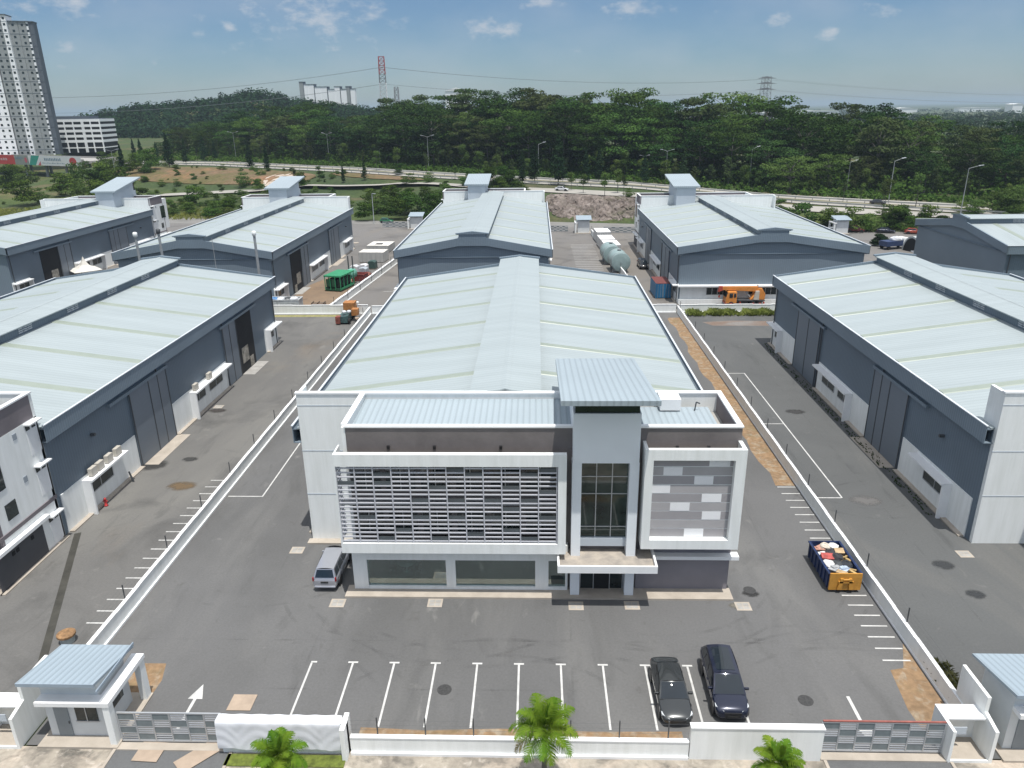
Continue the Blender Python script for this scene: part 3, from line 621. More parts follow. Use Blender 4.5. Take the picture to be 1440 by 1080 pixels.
    b=MB(); b.box(tx+2.2,xr-1.1,1.2,y0-1.3,11.0,11.5); b.build('office_roof_slab',ROOFX,o)
    b=MB(); b.box(tx+2.1,xr-th,th,y0-.36,10.6,10.75); b.build('terrace',CONCG,o)
    # horizontal grooves on the wing wall
    for z in (4.0,7.6,11.2): b=MB(); b.box(-hw+.62,xl+.05,y0-.32,y0-.3,z,z+.05); b.build('wall_groove',GREYL,o)
    # tower
    t0,t1=tx-2.15,tx+2.15; tf=-.95; tb=10.6
    zr=lambda y: tz[0]+(tz[1]-tz[0])*(y+2.7)/12.8
    if tz[1]>=13: b=MB(); b.prism([(tf+.9,9.0),(tb-.9,9.0),(tb-.9,zr(tb-.9)-.3),(tf+.9,zr(tf)-.3)],'x',t0+.05,t1-.05)
    tw=b.build('stair_tower',GREYL if not main else mat('tower_grey',(.76,.80,.83),.55,.02,.4),o)
    b=MB(); y=[-2.75,10.1]; b.prism([(y[0],zr(y[0])-.32),(y[1],zr(y[1])-.32),(y[1],zr(y[1])),(y[0],zr(y[0]))],'x',tx-2.95,tx+2.95)
    tr=b.build('tower_roof',ROOFX,tw)
    b=MB(); b.box(t0+.05,t1-.05,tf,tf+.9,10.05,13.45); b.build('tower_front_panel',GREYL if not main else D.materials['tower_grey'],tw)
    b=MB(); b.box(t0+.15,t1-.15,tf+.12,tf+.9,13.45,zr(tf)-.33); b.build('clerestory_glass',GLASSD,tw)
    for s in (-1,1):
        b=MB(); b.box(tx+s*1.52,tx+s*2.13,tf+.02,tf+.95,0,10.05); b.build('tower_column',WHITE if not main else D.materials['tower_grey'],tw)
    b=MB(); b.box(tx-1.52,tx+1.52,-.3,-.22,4.3,10.05); tg=b.build('tower_glass',GLASSG,tw)
    b=MB()
    for x in (-.52,.5): b.box(tx+x-.03,tx+x+.03,-.36,-.3,4.3,10.05)
    for z in (5.1,7.55,8.8): b.box(tx-1.5,tx+1.5,-.35,-.3,z-.02,z+.03)
    b.build('mullions',ALU,tg)
    b=MB(); b.box(tx-1.52,tx+1.52,-.5,-.2,3.7,4.3); b.build('spandrel',GREYL,tw)
    if not main:
        # plain far-side front of the neighbours
        for a,c in ((xl,tx-2.9),(tx+2.4,xr-.1)):
            b=MB(); b.box(a,c,-2.1,-1.3,4.2,4.9); b.box(a,c,-2.1,-1.3,10.5,11.3); b.box(a,a+.5,-2.1,-1.3,4.9,10.5); b.box(c-.5,c,-2.1,-1.3,4.9,10.5); b.build('window_surround',WHITE,o)
            b=MB(); b.box(a+.5,c-.5,-.2,-.12,5,10.4); b.build('window',GLASSD,o)
            b=MB(); b.box(a,c,-2.05,-.0,10.35,10.5); b.box(a,c,-2.05,0,4.2,4.35); b.build('ledge',WHITE,o)
        b=MB(); b.box(-hw+1,xr+.1,-1.4,.0,0,.1); b.build('apron',CONC,o)
        # side windows, little hoods and the dark ground floor strip on the right-hand side
        for s,xx in ((1,xr),):
            for z in (9.7,6.35,2.1):
                b=MB(); b.box(xx,xx+.5,4.75,6.2,z+.42,z+.52); b.box(xx,xx+.02,4.9,6.1,z-2.0 if z>3 else z-1.9,z+.42); b.build('vent_hood',WHITE2,o)
                for u in (4.9,5.55): b=MB(); b.box(xx,xx+.04,u,u+.42,z-.05,z+.4); b.build('window',GLASSD,o)
                if z>3: b=MB(); b.box(xx,xx+.03,3.45,3.85,z-.15,z+.3); b.build('small_window',mat('frosted',(.30,.34,.38),.3,.05,1.) if 'frosted' not in D.materials else D.materials['frosted'],o)
            b=MB(); b.box(xx,xx+.05,1.05,2.15,4.45,5.65); b.build('window',GLASSD,o)
            b=MB(); b.box(xx,xx+.05,-.6,1.6,6.8,9.7); b.build('stair_window',GLASSD,o)
            b=MB(); b.box(xx,xx+.08,-.2,6.3,3.45,3.75); b.build('mauve_strip',MAUVE,o)  # mauve strip along the side wall above the ledge
            b=MB(); b.box(xx,xx+.45,-1.5,4.6,2.75,3.0); b.build('ledge',WHITE2,o)
            b=MB(); b.box(xx,xx+.06,-1.2,4.05,.1,2.75); b.build('ground_floor_panel',GREYP if s<0 else mat('slate_panel',(.07,.072,.08),.7,.08,.5) if 'slate_panel' not in D.materials else D.materials['slate_panel'],o)
            for u in (.5,.95,2.6): b=MB(); b.box(xx+.05,xx+.09,u,u+.3,1.95,2.25); b.build('small_window',DARK,o)
            b=MB(); b.box(xx+.0,xx+.35,-1.4,6.3,0,.1); b.build('apron_kerb',CONC,o)
            # white box bay of the upper floors
            b=MB(); b.box(xx-.3,xx-.01,-2.05,0,4.2,11.3); b.build('bay_cheek',WHITE,o)
        return o
    # ------------------------------------------------ front of the main building
    gx=lambda x: x+2.25   # world x -> local x
    gy=lambda y: y-43.9
    # left louvred frame
    F0,F1=gx(-12.9),gx(1.9); fy=gy(42.4)
    zt,zb=10.05,4.42
    b=MB()
    b.box(F0,F1,fy,fy+.4,zt,10.88); b.box(F0,F1,fy,fy+.4,3.68,zb); b.box(F1-.53,F1,fy,fy+.4,zb,zt); b.box(F0,F0+.1,fy,fy+.4,zb,zt)
    b.box(F0,F1,fy+.4,0,3.68,3.82); b.box(F1-.2,F1,fy+.4,0,3.82,zt); b.box(F0,F0+.1,fy+.4,0,zt-.2,10.88); b.build('louvre_frame',WHITE,o)
    b=MB(); b.box(F0+.1,F1,fy+.4,0,zt-.2,zt); b.build('frame_roof',MOSS,o)
    sx0,sx1=F0+.1,F1-.53; nc=13; cw=1.175; nr=18; rh=(zt-zb)/nr
    miss={(2,1),(6,0),(7,1),(0,3),(2,3),(5,4),(9,4),(4,7),(6,7),(8,7),(1,11),(4,11),(6,11),(8,11),(3,14),(7,15),(2,16),(9,14),(10,1),(11,5),(12,2),(10,7),(11,11),(12,13),(10,16),(11,0),(9,9),(5,16)}
    b=MB(); 
    for j in range(nr):
        for i in range(nc):
            a=sx0+i*cw; c=min(a+cw,sx1)
            if a>=sx1 or (i,j) in miss: continue
            z=zt-(j+.55)*rh; b.hexa([(a,fy+.12,z-.05),(c,fy+.12,z-.05),(c,fy+.17,z-.04),(a,fy+.17,z-.04),(a,fy+.12,z+.035),(c,fy+.12,z+.035),(c,fy+.17,z+.045),(a,fy+.17,z+.045)])
    # return of the screen on its open left end
    for j in range(nr):
        z=zt-(j+.55)*rh; b.box(F0+.02,F0+.08,fy+.4,-.05,z-.035,z+.045)
    for i in range(nc+1):
        x=min(sx0+i*cw,sx1-.03); b.box(x-.035,x+.035,fy+.08,fy+.22,zb,zt)
    for y in (fy+.8,fy+1.15): b.box(F0+.02,F0+.08,y-.03,y+.03,zb,zt-.2)
    sc=b.build('louvre_screen',SLAT,o)
    for i,j in sorted(miss):
        a=sx0+i*cw; c=min(a+cw,sx1); b=MB(); b.box(a+.04,c-.04,fy+.14,fy+.16,zt-(j+1.5)*rh+.05,zt-(j+.5)*rh); b.build('screen_panel',mat('screen_panel_grey',(.085,.10,.11),.35,.1,1.) if 'screen_panel_grey' not in D.materials else D.materials['screen_panel_grey'],sc)
    for z0,z1 in ((7.7,9.5),(4.5,6.1)):
        for i in range(6):
            b=MB(); a=F0+.7+i*2.3; b.box(a,a+1.9,-.07,-.01,z0,z1); q=b.build('office_window',GLASSD,o)
            b=MB(); b.box(a-.05,a+1.95,-.1,-.07,z0-.06,z0); b.box(a+.92,a+.98,-.1,-.07,z0,z1); b.build('window_frame',ALU,q)
    b=MB(); b.box(F0+.1,F1-.6,fy+.6,-.12,6.95,7.0); b.build('service_walkway',STEEL,o)
    # drain outlets on the brown parapet
    for x in (-9.6,-6.6,-2.3,9,11):
        b=MB(); b.box(gx(x)-.09,gx(x)+.09,-.16,.0,10.62,10.85); b.build('drain_outlet',PLASTIC,fw)
    # right feature frame with staggered panel
    R0,R1=gx(6.8),gx(13.1); ry=gy(42.5)
    i0,i1=gx(7.33),gx(12.42); jz0,jz1=4.72,10.47
    b=MB(); b.box(R0,R1,ry,ry+.3,jz1,11.2); b.box(R1-.25,R1,ry+.3,0,jz1,11.2); b.box(R0,R0+.2,ry+.3,0,jz1,11.2); b.box(R0,R1,ry,0,4.05,jz0); b.box(R0,i0,ry,0,jz0,jz1); b.box(i1,R1,ry,0,jz0,jz1); b.build('feature_frame',WHITE,o)
    b=MB(); b.box(R0+.2,R1-.25,ry+.3,0,jz1,jz1+.12); b.build('frame_roof',MOSS,o)
    pn=MB(); py=gy(42.97); pn.box(i0,i1,py,-.02,jz0,jz1,0)
    rows=[(1,(.70,.96)),(1,(.14,.38)),(1,(.53,.77)),(0,(0,.24)),(0,(.64,.89)),(0,(.25,.50)),(0,(.66,.90)),(0,(.1,.1)),(0,(.45,.70))]
    W_=i1-i0; hrow=(jz1-jz0)/9
    for r,(t,(a,c)) in enumerate(rows):
        z1=jz1-r*hrow; z0=z1-hrow
        pn.box(i0+.01,i1-.01,py-.02,py-.001,z0+.03,z1-.03,1+3*(r%2))
        if c>a: pn.box(i0+.01+a*W_,i0+c*W_-.01,py-.03,py-.021,z0+.03,z1-.03,2)
    pn.build('patterned_panel',[WHITE,mat('panel_grey',(.34,.325,.335),.6,.04,.6),mat('panel_white',(.84,.84,.85),.55,.03,.6),mat('panel_grey_mid',(.285,.27,.28),.6,.04,.6),mat('panel_grey_pale',(.40,.385,.39),.6,.04,.6)],o)
    b=MB(); b.box(gx(6.9),gx(13.5),gy(43.28),0,2.72,2.98); b.build('ledge',WHITE2,o)
    b=MB(); b.box(gx(6.9),gx(13.05),-.12,-.02,2.98,4.05); b.build('reveal_strip',GREYP,o)
    b=MB(); b.box(gx(6.75),gx(13.0),-.14,-.01,.1,2.72); b.build('ground_wall',GREYP,o)
    # dark reveals beside the tower
    b=MB(); b.box(gx(1.93),gx(2.3),-.06,-.0,3.6,10.6); b.build('reveal_wall',BROWN,o); b=MB(); b.box(gx(6.5),gx(6.72),-.06,0,3.6,10.6); b.build('reveal_wall',BROWN,o)
    # entrance canopy
    c0,c1=gx(1.35),gx(7.78); cf=gy(41.3); 
    b=MB(); b.box(c0,c1,cf,0,2.98,3.12); b.box(c0,c1,cf,cf+.13,3.12,3.5); b.box(c0,c0+.13,cf+.13,0,3.12,3.5); b.box(c1-.13,c1,cf+.13,0,3.12,3.5); cn=b.build('canopy',WHITE2,o)
    b=MB(); b.box(c0+.13,c1-.13,cf+.13,-.0,3.12,3.2); b.build('canopy_top',CANTOP,cn)
    b=MB(); b.box(tx-1.45,tx+1.45,-.15,-.05,.12,2.95); ed=b.build('entrance_door',GLASSD,o)
    b=MB(); b.box(tx-.55,tx+.55,-.2,-.15,.12,2.6); b.build('door_leaf',DARK,ed)
    b=MB()
    for x in (-1.45,-.55,.55,1.42): b.box(tx+x,tx+x+.05,-.24,-.2,.12,2.9)
    b.build('door_frame',ALU,ed)
    # ground floor shop windows: frame, glass, room behind
    b=MB(); wz0,wz1=.32,2.48
    b.box(gx(-12.15),gx(2.1),gy(43.45),0-.02,wz1,3.68); b.box(gx(-12.15),gx(2.1),gy(43.5),-.02,.1,wz0)
    for a,c in ((-12.15,-11.62),(-6.2,-5.55),(-.1,.8),(1.95,2.1)): b.box(gx(a),gx(c),gy(43.5),-.02,wz0,wz1)
    b.build('shopfront_frame',WHITE,o)
    for a,c in ((-11.62,-6.2),(-5.55,-.1),(.8,1.95)):
        b=MB(); b.box(gx(a),gx(c),gy(43.66),gy(43.68),wz0,wz1); b.build('shop_window',GLASST,o)
    b=MB(); b.box(gx(-12.6),gx(-12.15),gy(43.5),0,.1,3.68); b.build('corner_pier',WHITE,o)
    # apron
    b=MB(); b.box(gx(-13.1),gx(13.2),gy(42.6),0,-.05,.12); b.build('apron',CONC,o)
    b=MB(); b.box(gx(-17.6),gx(-12.6),y0-.95,y0-.3,-.05,.12); b.build('apron',CONC,o)
    # white plant box behind the tower
    b=MB(); b.box(gx(8.5),gx(9.9),4.1,y0-.45,11.6,12.4); b.build('plant_box',WHITE2,o)
    b=MB(); b.tube((gx(10.9),4.3,11.5),(gx(11.0),4.4,12.1),.05); b.tube((gx(11.0),4.4,12.1),(gx(11.25),4.4,12.0),.05); b.build('vent_pipe',STEELD,o)
    return o
P_=50.15
main_b=factory('white fronted factory with louvred screen and grey stair tower in the middle yard',(-2.25,43.9,0),0,15.75,57.1,6.65,main=True)
# the show room behind the shop windows
b=MB(); b.box(-10.3,4.3,-.3,5.9,.12,.15); b.build('showroom_floor',mat('green_screed',(.14,.19,.165),.35,.1,.6),main_b)
b=MB(); b.box(-10.3,4.3,5.7,5.9,.15,4.1); b.box(4.1,4.35,.0,5.7,.15,4.1); b.build('showroom_wall',mat('room_wall',(.22,.28,.26),.8,.05,.6),main_b)
t=thing('round_table','pale round table behind the left shop window','table',(-9.3,45.6,.15))
m=MB(); m.lathe([(.05,0),(.3,.02),(.06,.06),(.05,.7),(.62,.72),(.64,.75)],(0,0,0),20); m.build('table_top',mat('table_white',(.55,.57,.55),.4),t,True)
for i,(a,b_) in enumerate(((-.95,-.2),(.85,-.35),(.1,.9))):
    c=thing('chair','dark chair at the '+('left of','right of','back of')[i]+' the round table behind the shop window','chair',(-9.3+a,45.6+b_,.15),0,'chairs round the show room table')
    m=MB(); m.box(-.24,.24,-.24,.24,.42,.5); m.build('seat',PLASTIC,c)
    m=MB(); m.obox((a*.22,b_*.22,.72),(.44,.06,.5),math.atan2(b_,a)+PI/2); m.build('backrest',PLASTIC,c)
    for u in (-.2,.2):
        for v in (-.2,.2): m=MB(); m.tube((u,v,0),(u,v,.42),.025); m.build('leg',STEELD,c)
factory('grey factory with open doorway and roof condensers at left of the middle yard',(-2.25-P_,43.9,0),0,15.75,58.4,6.65,sides=((1,True),(-1,False)))
factory('grey factory with white end wall in the foreground at right',(-2.25+P_,43.9,0),0,15.75,57.1,6.65,sides=((-1,False),(1,False)))
factory('grey factory seen end on directly behind the middle roof',(-10.4,195.5,0),PI,13.1,72.6,4.0,tz=(15.6,14.2))
factory('grey factory behind the orange crane truck with white strip of rear windows',(38.8,181.4,0),PI,15.6,57.1,5.5,rear_dado=True,tz=(16.2,14.6))
factory('grey factory behind the three tall pipes at left with green generator beside it',(-57.0,186.5,0),PI,13.5,64.0,3.0,sides=((-1,True),(1,False)),tz=(16.2,14.6))
factory('grey factory cut by the left edge of the photo with its tower roof against trees',(-105.6,187,0),PI,13.4,59.0,4.2,mirror=True,sides=((1,True),(-1,False)),tz=(16.4,14.2))
factory('grey factory at the far right edge with ridge turned sideways',(177-43.9-.0,138.2,0),PI/2,15.6,57.0,5.5)
# ---------------------------------------------------------------- boundary walls, gates, guardhouses
def bound_wall(label,a,b,h=1.2,th=.16,bay=3.0,step=.04,posts=None,group='white boundary walls between the yards',cap=True):
    """stepped block wall from a to b with slim steel posts on side `posts` (+1/-1)"""
    o=thing('boundary_wall',label,'wall',(a[0],a[1],0),math.atan2(b[1]-a[1],b[0]-a[0]),group)
    L=math.dist(a,b); n=max(1,round(L/bay)); m=MB(); c=MB()
    for i in range(n):
        x0,x1=L*i/n,L*(i+1)/n; hh=h+step*(i%2)
        m.box(x0+.004,x1-.004,-th/2,th/2,-.05,hh-.06); c.box(x0,x1,-th/2-.04,th/2+.04,hh-.06,hh)
    m.build('wall_panel',WHITE,o); c.build('coping',WHITE2,o)
    m=MB(); m.box(0,L,th/2,th/2+.05,-.04,.12); m.box(0,L,-th/2-.12,-th/2,-.04,.14); m.build('plinth',WHITE2,o)
    if posts:
        k=n
        for i in range(0,k,2 if bay<4 else 1):
            x=L*(i+.5)/n; p=MB(); p.box(x-.03,x+.03,posts*(th/2),posts*(th/2+.06),.3,h+1.05); p.build('wire_post',STEELD,o)
        p=MB()
        for z in (h+.35,h+.65,h+.95): p.tube((0,posts*(th/2+.05),z),(L,posts*(th/2+.05),z),.006,.006,3)
        p.build('wires',STEELD,o)
    return o
bound_wall('long white stepped wall left of the middle yard',(-27.1,33.2),(-27.1,118.1),1.15,.18,3.0,.03,1,cap=True)
bound_wall('long white stepped wall right of the middle yard beside the soil strip',(22.75,31.6),(22.75,118.1),1.15,.16,3.0,.03,-1)
bound_wall('white cross wall behind the left yard near the white skip',(-46,118.1),(-27.4,118.1),1.5,.2)
bound_wall('short white cross wall closing the back of the middle yard',(-26.8,118.1),(22.5,118.1),1.35,.2)
bound_wall('white cross wall behind the grass at the back of the right yard',(23.0,118.1),(64,118.1),1.3,.2)
bound_wall('pale wall between the brown yard and the next parking strip',(-33.9,118.5),(-27.2,196),1.3,.35,3.5,.04,-1)
bound_wall('thin grey wall beside the two tanks',(18.3,118.5),(14.4,198.5),1.3,.16,3.5,.04,1)
bound_wall('white yard wall behind the dark green bush at right',(55.6,130),(58.6,190),1.4,.16,3.5,.0,1)
def low_front():
    o=thing('front_wall','low white front wall with steel posts along the parking bays','wall',(-9.6,29.62,0),0,'white front walls of the middle yard')
    m=MB(); m.box(0,17.3,-.1,.1,-.04,1.0); m.build('wall_panel',WHITE,o); m=MB(); m.box(0,17.3,-.13,.13,1.0,1.07); m.build('coping',WHITE2,o)
    m=MB(); m.box(0,17.3,-.22,-.1,-.04,.13); m.build('plinth',WHITE2,o)
    for i in range(7):
        x=1.4+2.9*i/1.17; m=MB(); m.box(x-.03,x+.03,.1,.16,.2,2.15); m.build('wire_post',STEELD,o)
    m=MB()
    for z in (1.35,1.65,1.95): m.tube((0,.13,z),(17.3,.13,z),.006,.006,3)
    m.build('wires',STEELD,o)
low_front()
def high_wall(x0,x1,label):
    o=thing('front_wall',label,'wall',(x0,29.62,0),0,'white front walls of the middle yard'); L=x1-x0
    m=MB(); m.box(0,L,-.14,.14,-.04,1.98); m.build('wall_panel',WHITE,o); m=MB(); m.box(-.03,L+.03,-.18,.2,1.98,2.05); m.build('coping',WHITE2,o); return o
high_wall(7.75,14.35,'plain tall white front wall before the dark blue car')
o=high_wall(-16.3,-9.7,'tall white front wall with white sheet hung over it')
m=MB(); m.box(6.35,6.6,-.6,.6,-.04,2.0); m.build('end_pier',WHITE,o)
# draped white sheet
random.seed(8); P=[]
for i in range(61):
    x=-16.45+6.45*i/60; row=[]
    for j in range(15):
        t=j/14
        if t<.22: y=29.95-.52*t/.22; z=2.07+.02*math.sin(i*.7)
        else:
            f=(t-.22)/.78; sw=abs(((i/20)%1)-.5)*2
            fold=.03*math.sin(i*.9+f*3)+.05*math.sin(i*.28+5*f*(1-sw))+.045*math.sin((f-.55*(1-sw)**2)*17)
            y=29.40-.10*f-fold*f*(1.25-f); z=2.06-1.66*f+.05*math.sin(i*.31)*f
        row.append((x,y,z))
    P.append(row)
m=MB(); m.grid(P); tp=m.build('tarpaulin',mat('white_tarp',(.66,.68,.72),.55,.04,1.5),None,True,fix=False); tag(tp,'wrinkled white sheet hung over the front wall behind the left palm','tarpaulin')
# gates
def gate(x0,x1,label,cells,rust=False,y=30.05,h=2.0,grp='slatted sliding gates'):
    o=thing('sliding_gate',label,'gate',(x0,y,0),0,grp); L=x1-x0
    m=MB(); m.box(0,L,-.04,.04,.08,.16); m.box(0,L,-.04,.04,h-.08,h)
    n=cells
    for i in range(n+1): m.box(L*i/n-.035,L*i/n+.035,-.04,.04,.16,h-.08)
    m.build('gate_frame',mat('gate_rust',(.30,.12,.10),.6,.2,2.) if rust and 'gate_rust' not in D.materials else ALU,o)
    sl=MB(); pn=MB(); rows=4; rh=(h-.24)/rows
    for i in range(n):
        for j in range(rows):
            a,c=L*i/n+.035,L*(i+1)/n-.035; z=.16+rh*j
            if (i+j)%2: pn.box(a,c,-.015,.015,z+.04,z+rh-.03)
            for q in ((.0,) if (i+j)%2 else (.0,.14,.28)): sl.box(a,c,-.025,.025,z+q,z+q+.05)
    sl.build('slats',ALU,o); pn.build('mesh_panels',mat('gate_panel',(.17,.20,.21),.5,.1,2.) if 'gate_panel' not in D.materials else D.materials['gate_panel'],o)
    return o
gate(-21.9,-16.4,'slatted grey metal gate beside the lower left guardhouse',6)
g=gate(14.45,20.55,'slatted grey metal gate with rusty red top rail at lower right',7)
m=MB(); m.box(0,6.1,-.045,.045,2.0,2.06); m.build('top_rail',mat('rust_rail',(.30,.10,.08),.6,.2,2.),g)
m=MB(); m.box(2.4,3.4,-.05,-.03,.45,.66); 
# guardhouse
def guardhouse(label,loc,rz=0):
    o=thing('guardhouse',label,'guardhouse',loc,rz,'small white guardhouses at the gates')
    # local origin at front-left corner of the roof footprint on the ground; x right, y back
    b=MB(); b.prism([(.75,0),(3.3,0),(3.3,3.2),(.75,3.8)],'x',.55,3.6); b.build('wall',mat('guard_white',(.62,.65,.66),.6,.05,.8) if 'guard_white' not in D.materials else D.materials['guard_white'],o)
    b=MB(); b.prism([(0,4.05),(3.75,3.42),(3.75,3.55),(0,4.2)],'x',0,4.05); r=b.build('roof',D.materials['guard_roof'] if 'guard_roof' in D.materials else ribbed('guard_roof',(.30,.365,.415),.34,0,.10,.45,.05,bump=.4),o)
    b=MB(); b.box(.0,4.05,-.03,.0,4.0,4.2); b.box(4.05,4.1,0,3.75,3.6,3.75); b.build('roof_trim',D.materials['guard_trim'] if 'guard_trim' in D.materials else mat('guard_trim',(.30,.37,.44),.5),r)
    b=MB(); b.box(.55,4.45,.1,.75,2.6,2.85); b.box(3.75,4.45,.75,3.9,2.6,2.85); b.build('canopy',WHITE2,o)
    for y0,y1 in ((.15,.55),(3.35,3.85)):
        b=MB(); b.hexa([(4.05,y0,0),(4.4,y0,0),(4.4,y1,0),(4.05,y1,0),(4.05,y0,2.6),(4.4,y0,2.6),(4.4,y1,2.6),(4.05,y1,2.6)]); b.build('canopy_post',WHITE,o)
    b=MB(); b.box(1.0,1.75,.7,.76,.1,2.0); d=b.build('door',D.materials['grey_door'] if 'grey_door' in D.materials else mat('grey_door',(.22,.25,.27),.5,.05,1.),o)
    b=MB(); b.box(1.68,1.72,.66,.7,.95,1.1); b.build('door_handle',STEELD,d)
    b=MB(); b.box(.95,1.8,.72,.77,2.15,2.4); b.build('fanlight',GLASSD,o)
    b=MB(); b.box(2.15,3.3,.7,.76,1.15,2.2); wn=b.build('window',GLASSD,o); b=MB(); b.box(2.7,2.75,.67,.7,1.15,2.2); b.box(2.1,3.35,.66,.72,1.08,1.15); b.build('window_frame',ALU,wn)
    b=MB(); b.box(3.58,3.66,1.2,2.6,1.15,2.2); b.build('side_window',GLASSD,o)
    b=MB(); b.box(.2,4.5,-.05,3.9,-.05,.1); b.build('plinth',CONC,o)
    return o
G=guardhouse('white guardhouse with blue grey roof at the lower left corner',(-26.45,29.6,0))
dup(G,(23.3,29.6,0),0,'white guardhouse cut by the right edge at the lower right corner')
dup(G,(-31.3,213.2,0),PI,'far white guardhouse beside the estate road left of the middle factory')
dup(G,(14.6,203.4,0),PI,'far white guardhouse with open drive left of the white containers')
dup(G,(80.2,199.0,0),PI,'far white guardhouse behind the right factory near the red cars')
# refuse pens / gate piers
def pen(x,label):
    o=thing('refuse_pen',label,'refuse enclosure',(x,29.6,0),0,'white refuse pens beside the boundary walls')
    for k,(u,yy,h0,h1) in enumerate(((0,1.75,1.55,1.95),(2.05,3.4,2.0,3.2))):
        b=MB()
        if k==0: b.prism([(-.1,-.05),(yy,-.05),(yy,h1),(-.1,h0+.4)],'x',u,u+.16)
        else: b.prism([(-.1,-.05),(yy,-.05),(yy,3.1),(1.0,3.1),(1.0,2.2),(-.1,1.95)],'x',u,u+.18)
        b.build('pier',WHITE,o)
    b=MB(); b.box(.16,2.05,1.5,1.66,-.05,1.9); b.build('back_wall',WHITE,o)
    b=MB(); b.box(-.02,2.1,.75,1.75,1.9,1.98); b.build('lid_slab',WHITE2,o)
    b=MB(); b.box(.5,1.2,.72,.76,1.0,1.45); b.build('hatch',GREYL,o); b=MB(); b.box(.16,2.05,-.1,.0,-.05,.12); b.build('step',WHITE,o)
    b=MB(); b.box(.16,2.05,0,1.5,-.05,.05); b.build('floor',CONC,o)
    return o
p=pen(20.65,'white refuse pen between the right gate and the right guardhouse')
dup(p,(-29.35,29.6,0),0,'white refuse pen at the left edge beside the left guardhouse')
# far gates and walls along the estate road
def far_gate(x0,x1,y,rz,label): 
    o=gate(0,x1-x0,label,8,False,0,1.6,'slatted sliding gates'); o.location=(x0,y,0); o.rotation_euler=(0,0,rz)
far_gate(2.5,8.5,203.5,-.12,'far slatted gate between middle factory and its guardhouse')
far_gate(17.8,26,200.5,-.12,'far slatted gate behind the white containers')
far_gate(-43.5,-36,213.5,-.12,'far slatted gate near the green car')
far_gate(70,76,197,-.12,'far slatted gate near the red cars')
o=thing('front_wall','far plain white wall beside the right factory at the estate road','wall',(26,199.6,0),-.12,'white front walls of the middle yard'); m=MB(); m.box(0,4.5,-.1,.1,-.05,1.7); m.build('wall_panel',WHITE,o)
# ---------------------------------------------------------------- covers
for x,y,l in ((-5.3,34.1,'round dark manhole cover in the parking bays left of the palm'),(15.0,33.6,'round dark manhole cover right of the dark blue car'),(14.6,43.8,'round dark manhole cover beside the right corner of the office')):
    b=MB(); b.lathe([(.42,0),(.42,.012),(.36,.016),(.0,.016)],(x,y,0),24); tag(b.build('manhole_cover',mat('cast_iron',(.045,.045,.045),.7,.3,8.) if 'cast_iron' not in D.materials else D.materials['cast_iron']),l,'manhole cover','round manhole covers')
def insp(x,y,l):
    o=thing('drain_cover',l,'drain cover',(x,y,0),0,'square drain covers with pale rims')
    b=MB(); b.box(-.5,.5,-.45,.45,.0,.02); b.build('rim',CONC,o); b=MB()
    for u in (-.2,.2):
        for v in (-.17,.17): b.box(u-.17,u+.17,v-.14,v+.14,.02,.03)
    b.build('lid',CONCG,o)
for x,y,l in ((-13.45,42.0,'square drain cover behind the silver car'),(-6.85,42.1,'square drain cover before the left shop windows'),(2.62,41.9,'square drain cover before the left entrance column'),(6.35,42.0,'square drain cover before the right entrance column'),(-18.14,48.4,'square drain cover at the foot of the tall white side wall'),(31.5,48.4,'square drain cover at the foot of the right factory wall'),(13.7,42.0,'chipped drain cover at the right corner of the office apron'),(-35.9,77.5,'square drain cover by the left factory wall under the condensers')): insp(x,y,l)
for i,(x,y,w_,d_,r,l) in enumerate(((-16.6,32.9,1.35,1.2,0,'tan board lying inside the left gate'),(-20.15,29.4,1.35,1.25,-.05,'tan board on the drive nearest the guardhouse'),(-17.5,29.2,1.0,2.2,-.75,'long tan board lying askew on the left drive'))):
    b=MB(); b.obox((x,y,.03),(w_,d_,.03),r); tag(b.build('plywood_board',CARD),l,'board','tan boards by the left gate')
# condensers on the left factory window hoods
def condenser(label,loc,rz):
    o=thing('air_conditioner',label,'condenser',loc,rz,'cream air conditioner condensers on the left factory')
    b=MB(); b.box(-.42,.42,-.17,.17,.06,.72); b.build('case',ACU,o)
    b=MB(); b.lathe([(.0,-.19),(.26,-.19),(.27,-.17)],(-.1,0,.39),16,'y'); b.build('fan_grille',STEELD,o)
    b=MB(); b.box(-.4,.4,-.17,.17,0,.06); b.build('foot',STEELD,o); return o
wx=-52.4+15.15+.55; 
ac=condenser('cream condenser leftmost of the four on the left factory hood',(-36.75,55.0-.35,3.12),-PI/2)
for y,l in ((55.7,'cream condenser second of the four on the left factory hood'),(57.1,'cream condenser third of the four on the left factory hood'),(58.5,'cream condenser fourth of the four on the left factory hood'),(74.6,'cream condenser left of the pair on the far window hood'),(78.2,'cream condenser right of the pair on the far window hood')): dup(ac,(-36.75,y,3.12),-PI/2,l)
o=thing('fire_hydrant','small red hydrant standing by the left factory wall','hydrant',(-36.5,55.0,.02)); b=MB(); b.lathe([(.16,0),(.16,.08),(.1,.1),(.09,.55),(.13,.58),(.1,.7),(.03,.78)],(0,0,0),12); b.build('hydrant_body',mat('hydrant_red',(.45,.03,.03),.4),o,True); b=MB(); b.tube((-.2,0,.45),(.2,0,.45),.06); b.build('outlet',D.materials['hydrant_red'],o)
b=MB(); b.tube((0,0,0),(-.25,0,1.0),.09,.07,8); tag(b.build('leaning_pipe',STEELD,loc=(-36.4,59.4,.02)),'dark pipe leaning on the left factory dado wall','pipe')
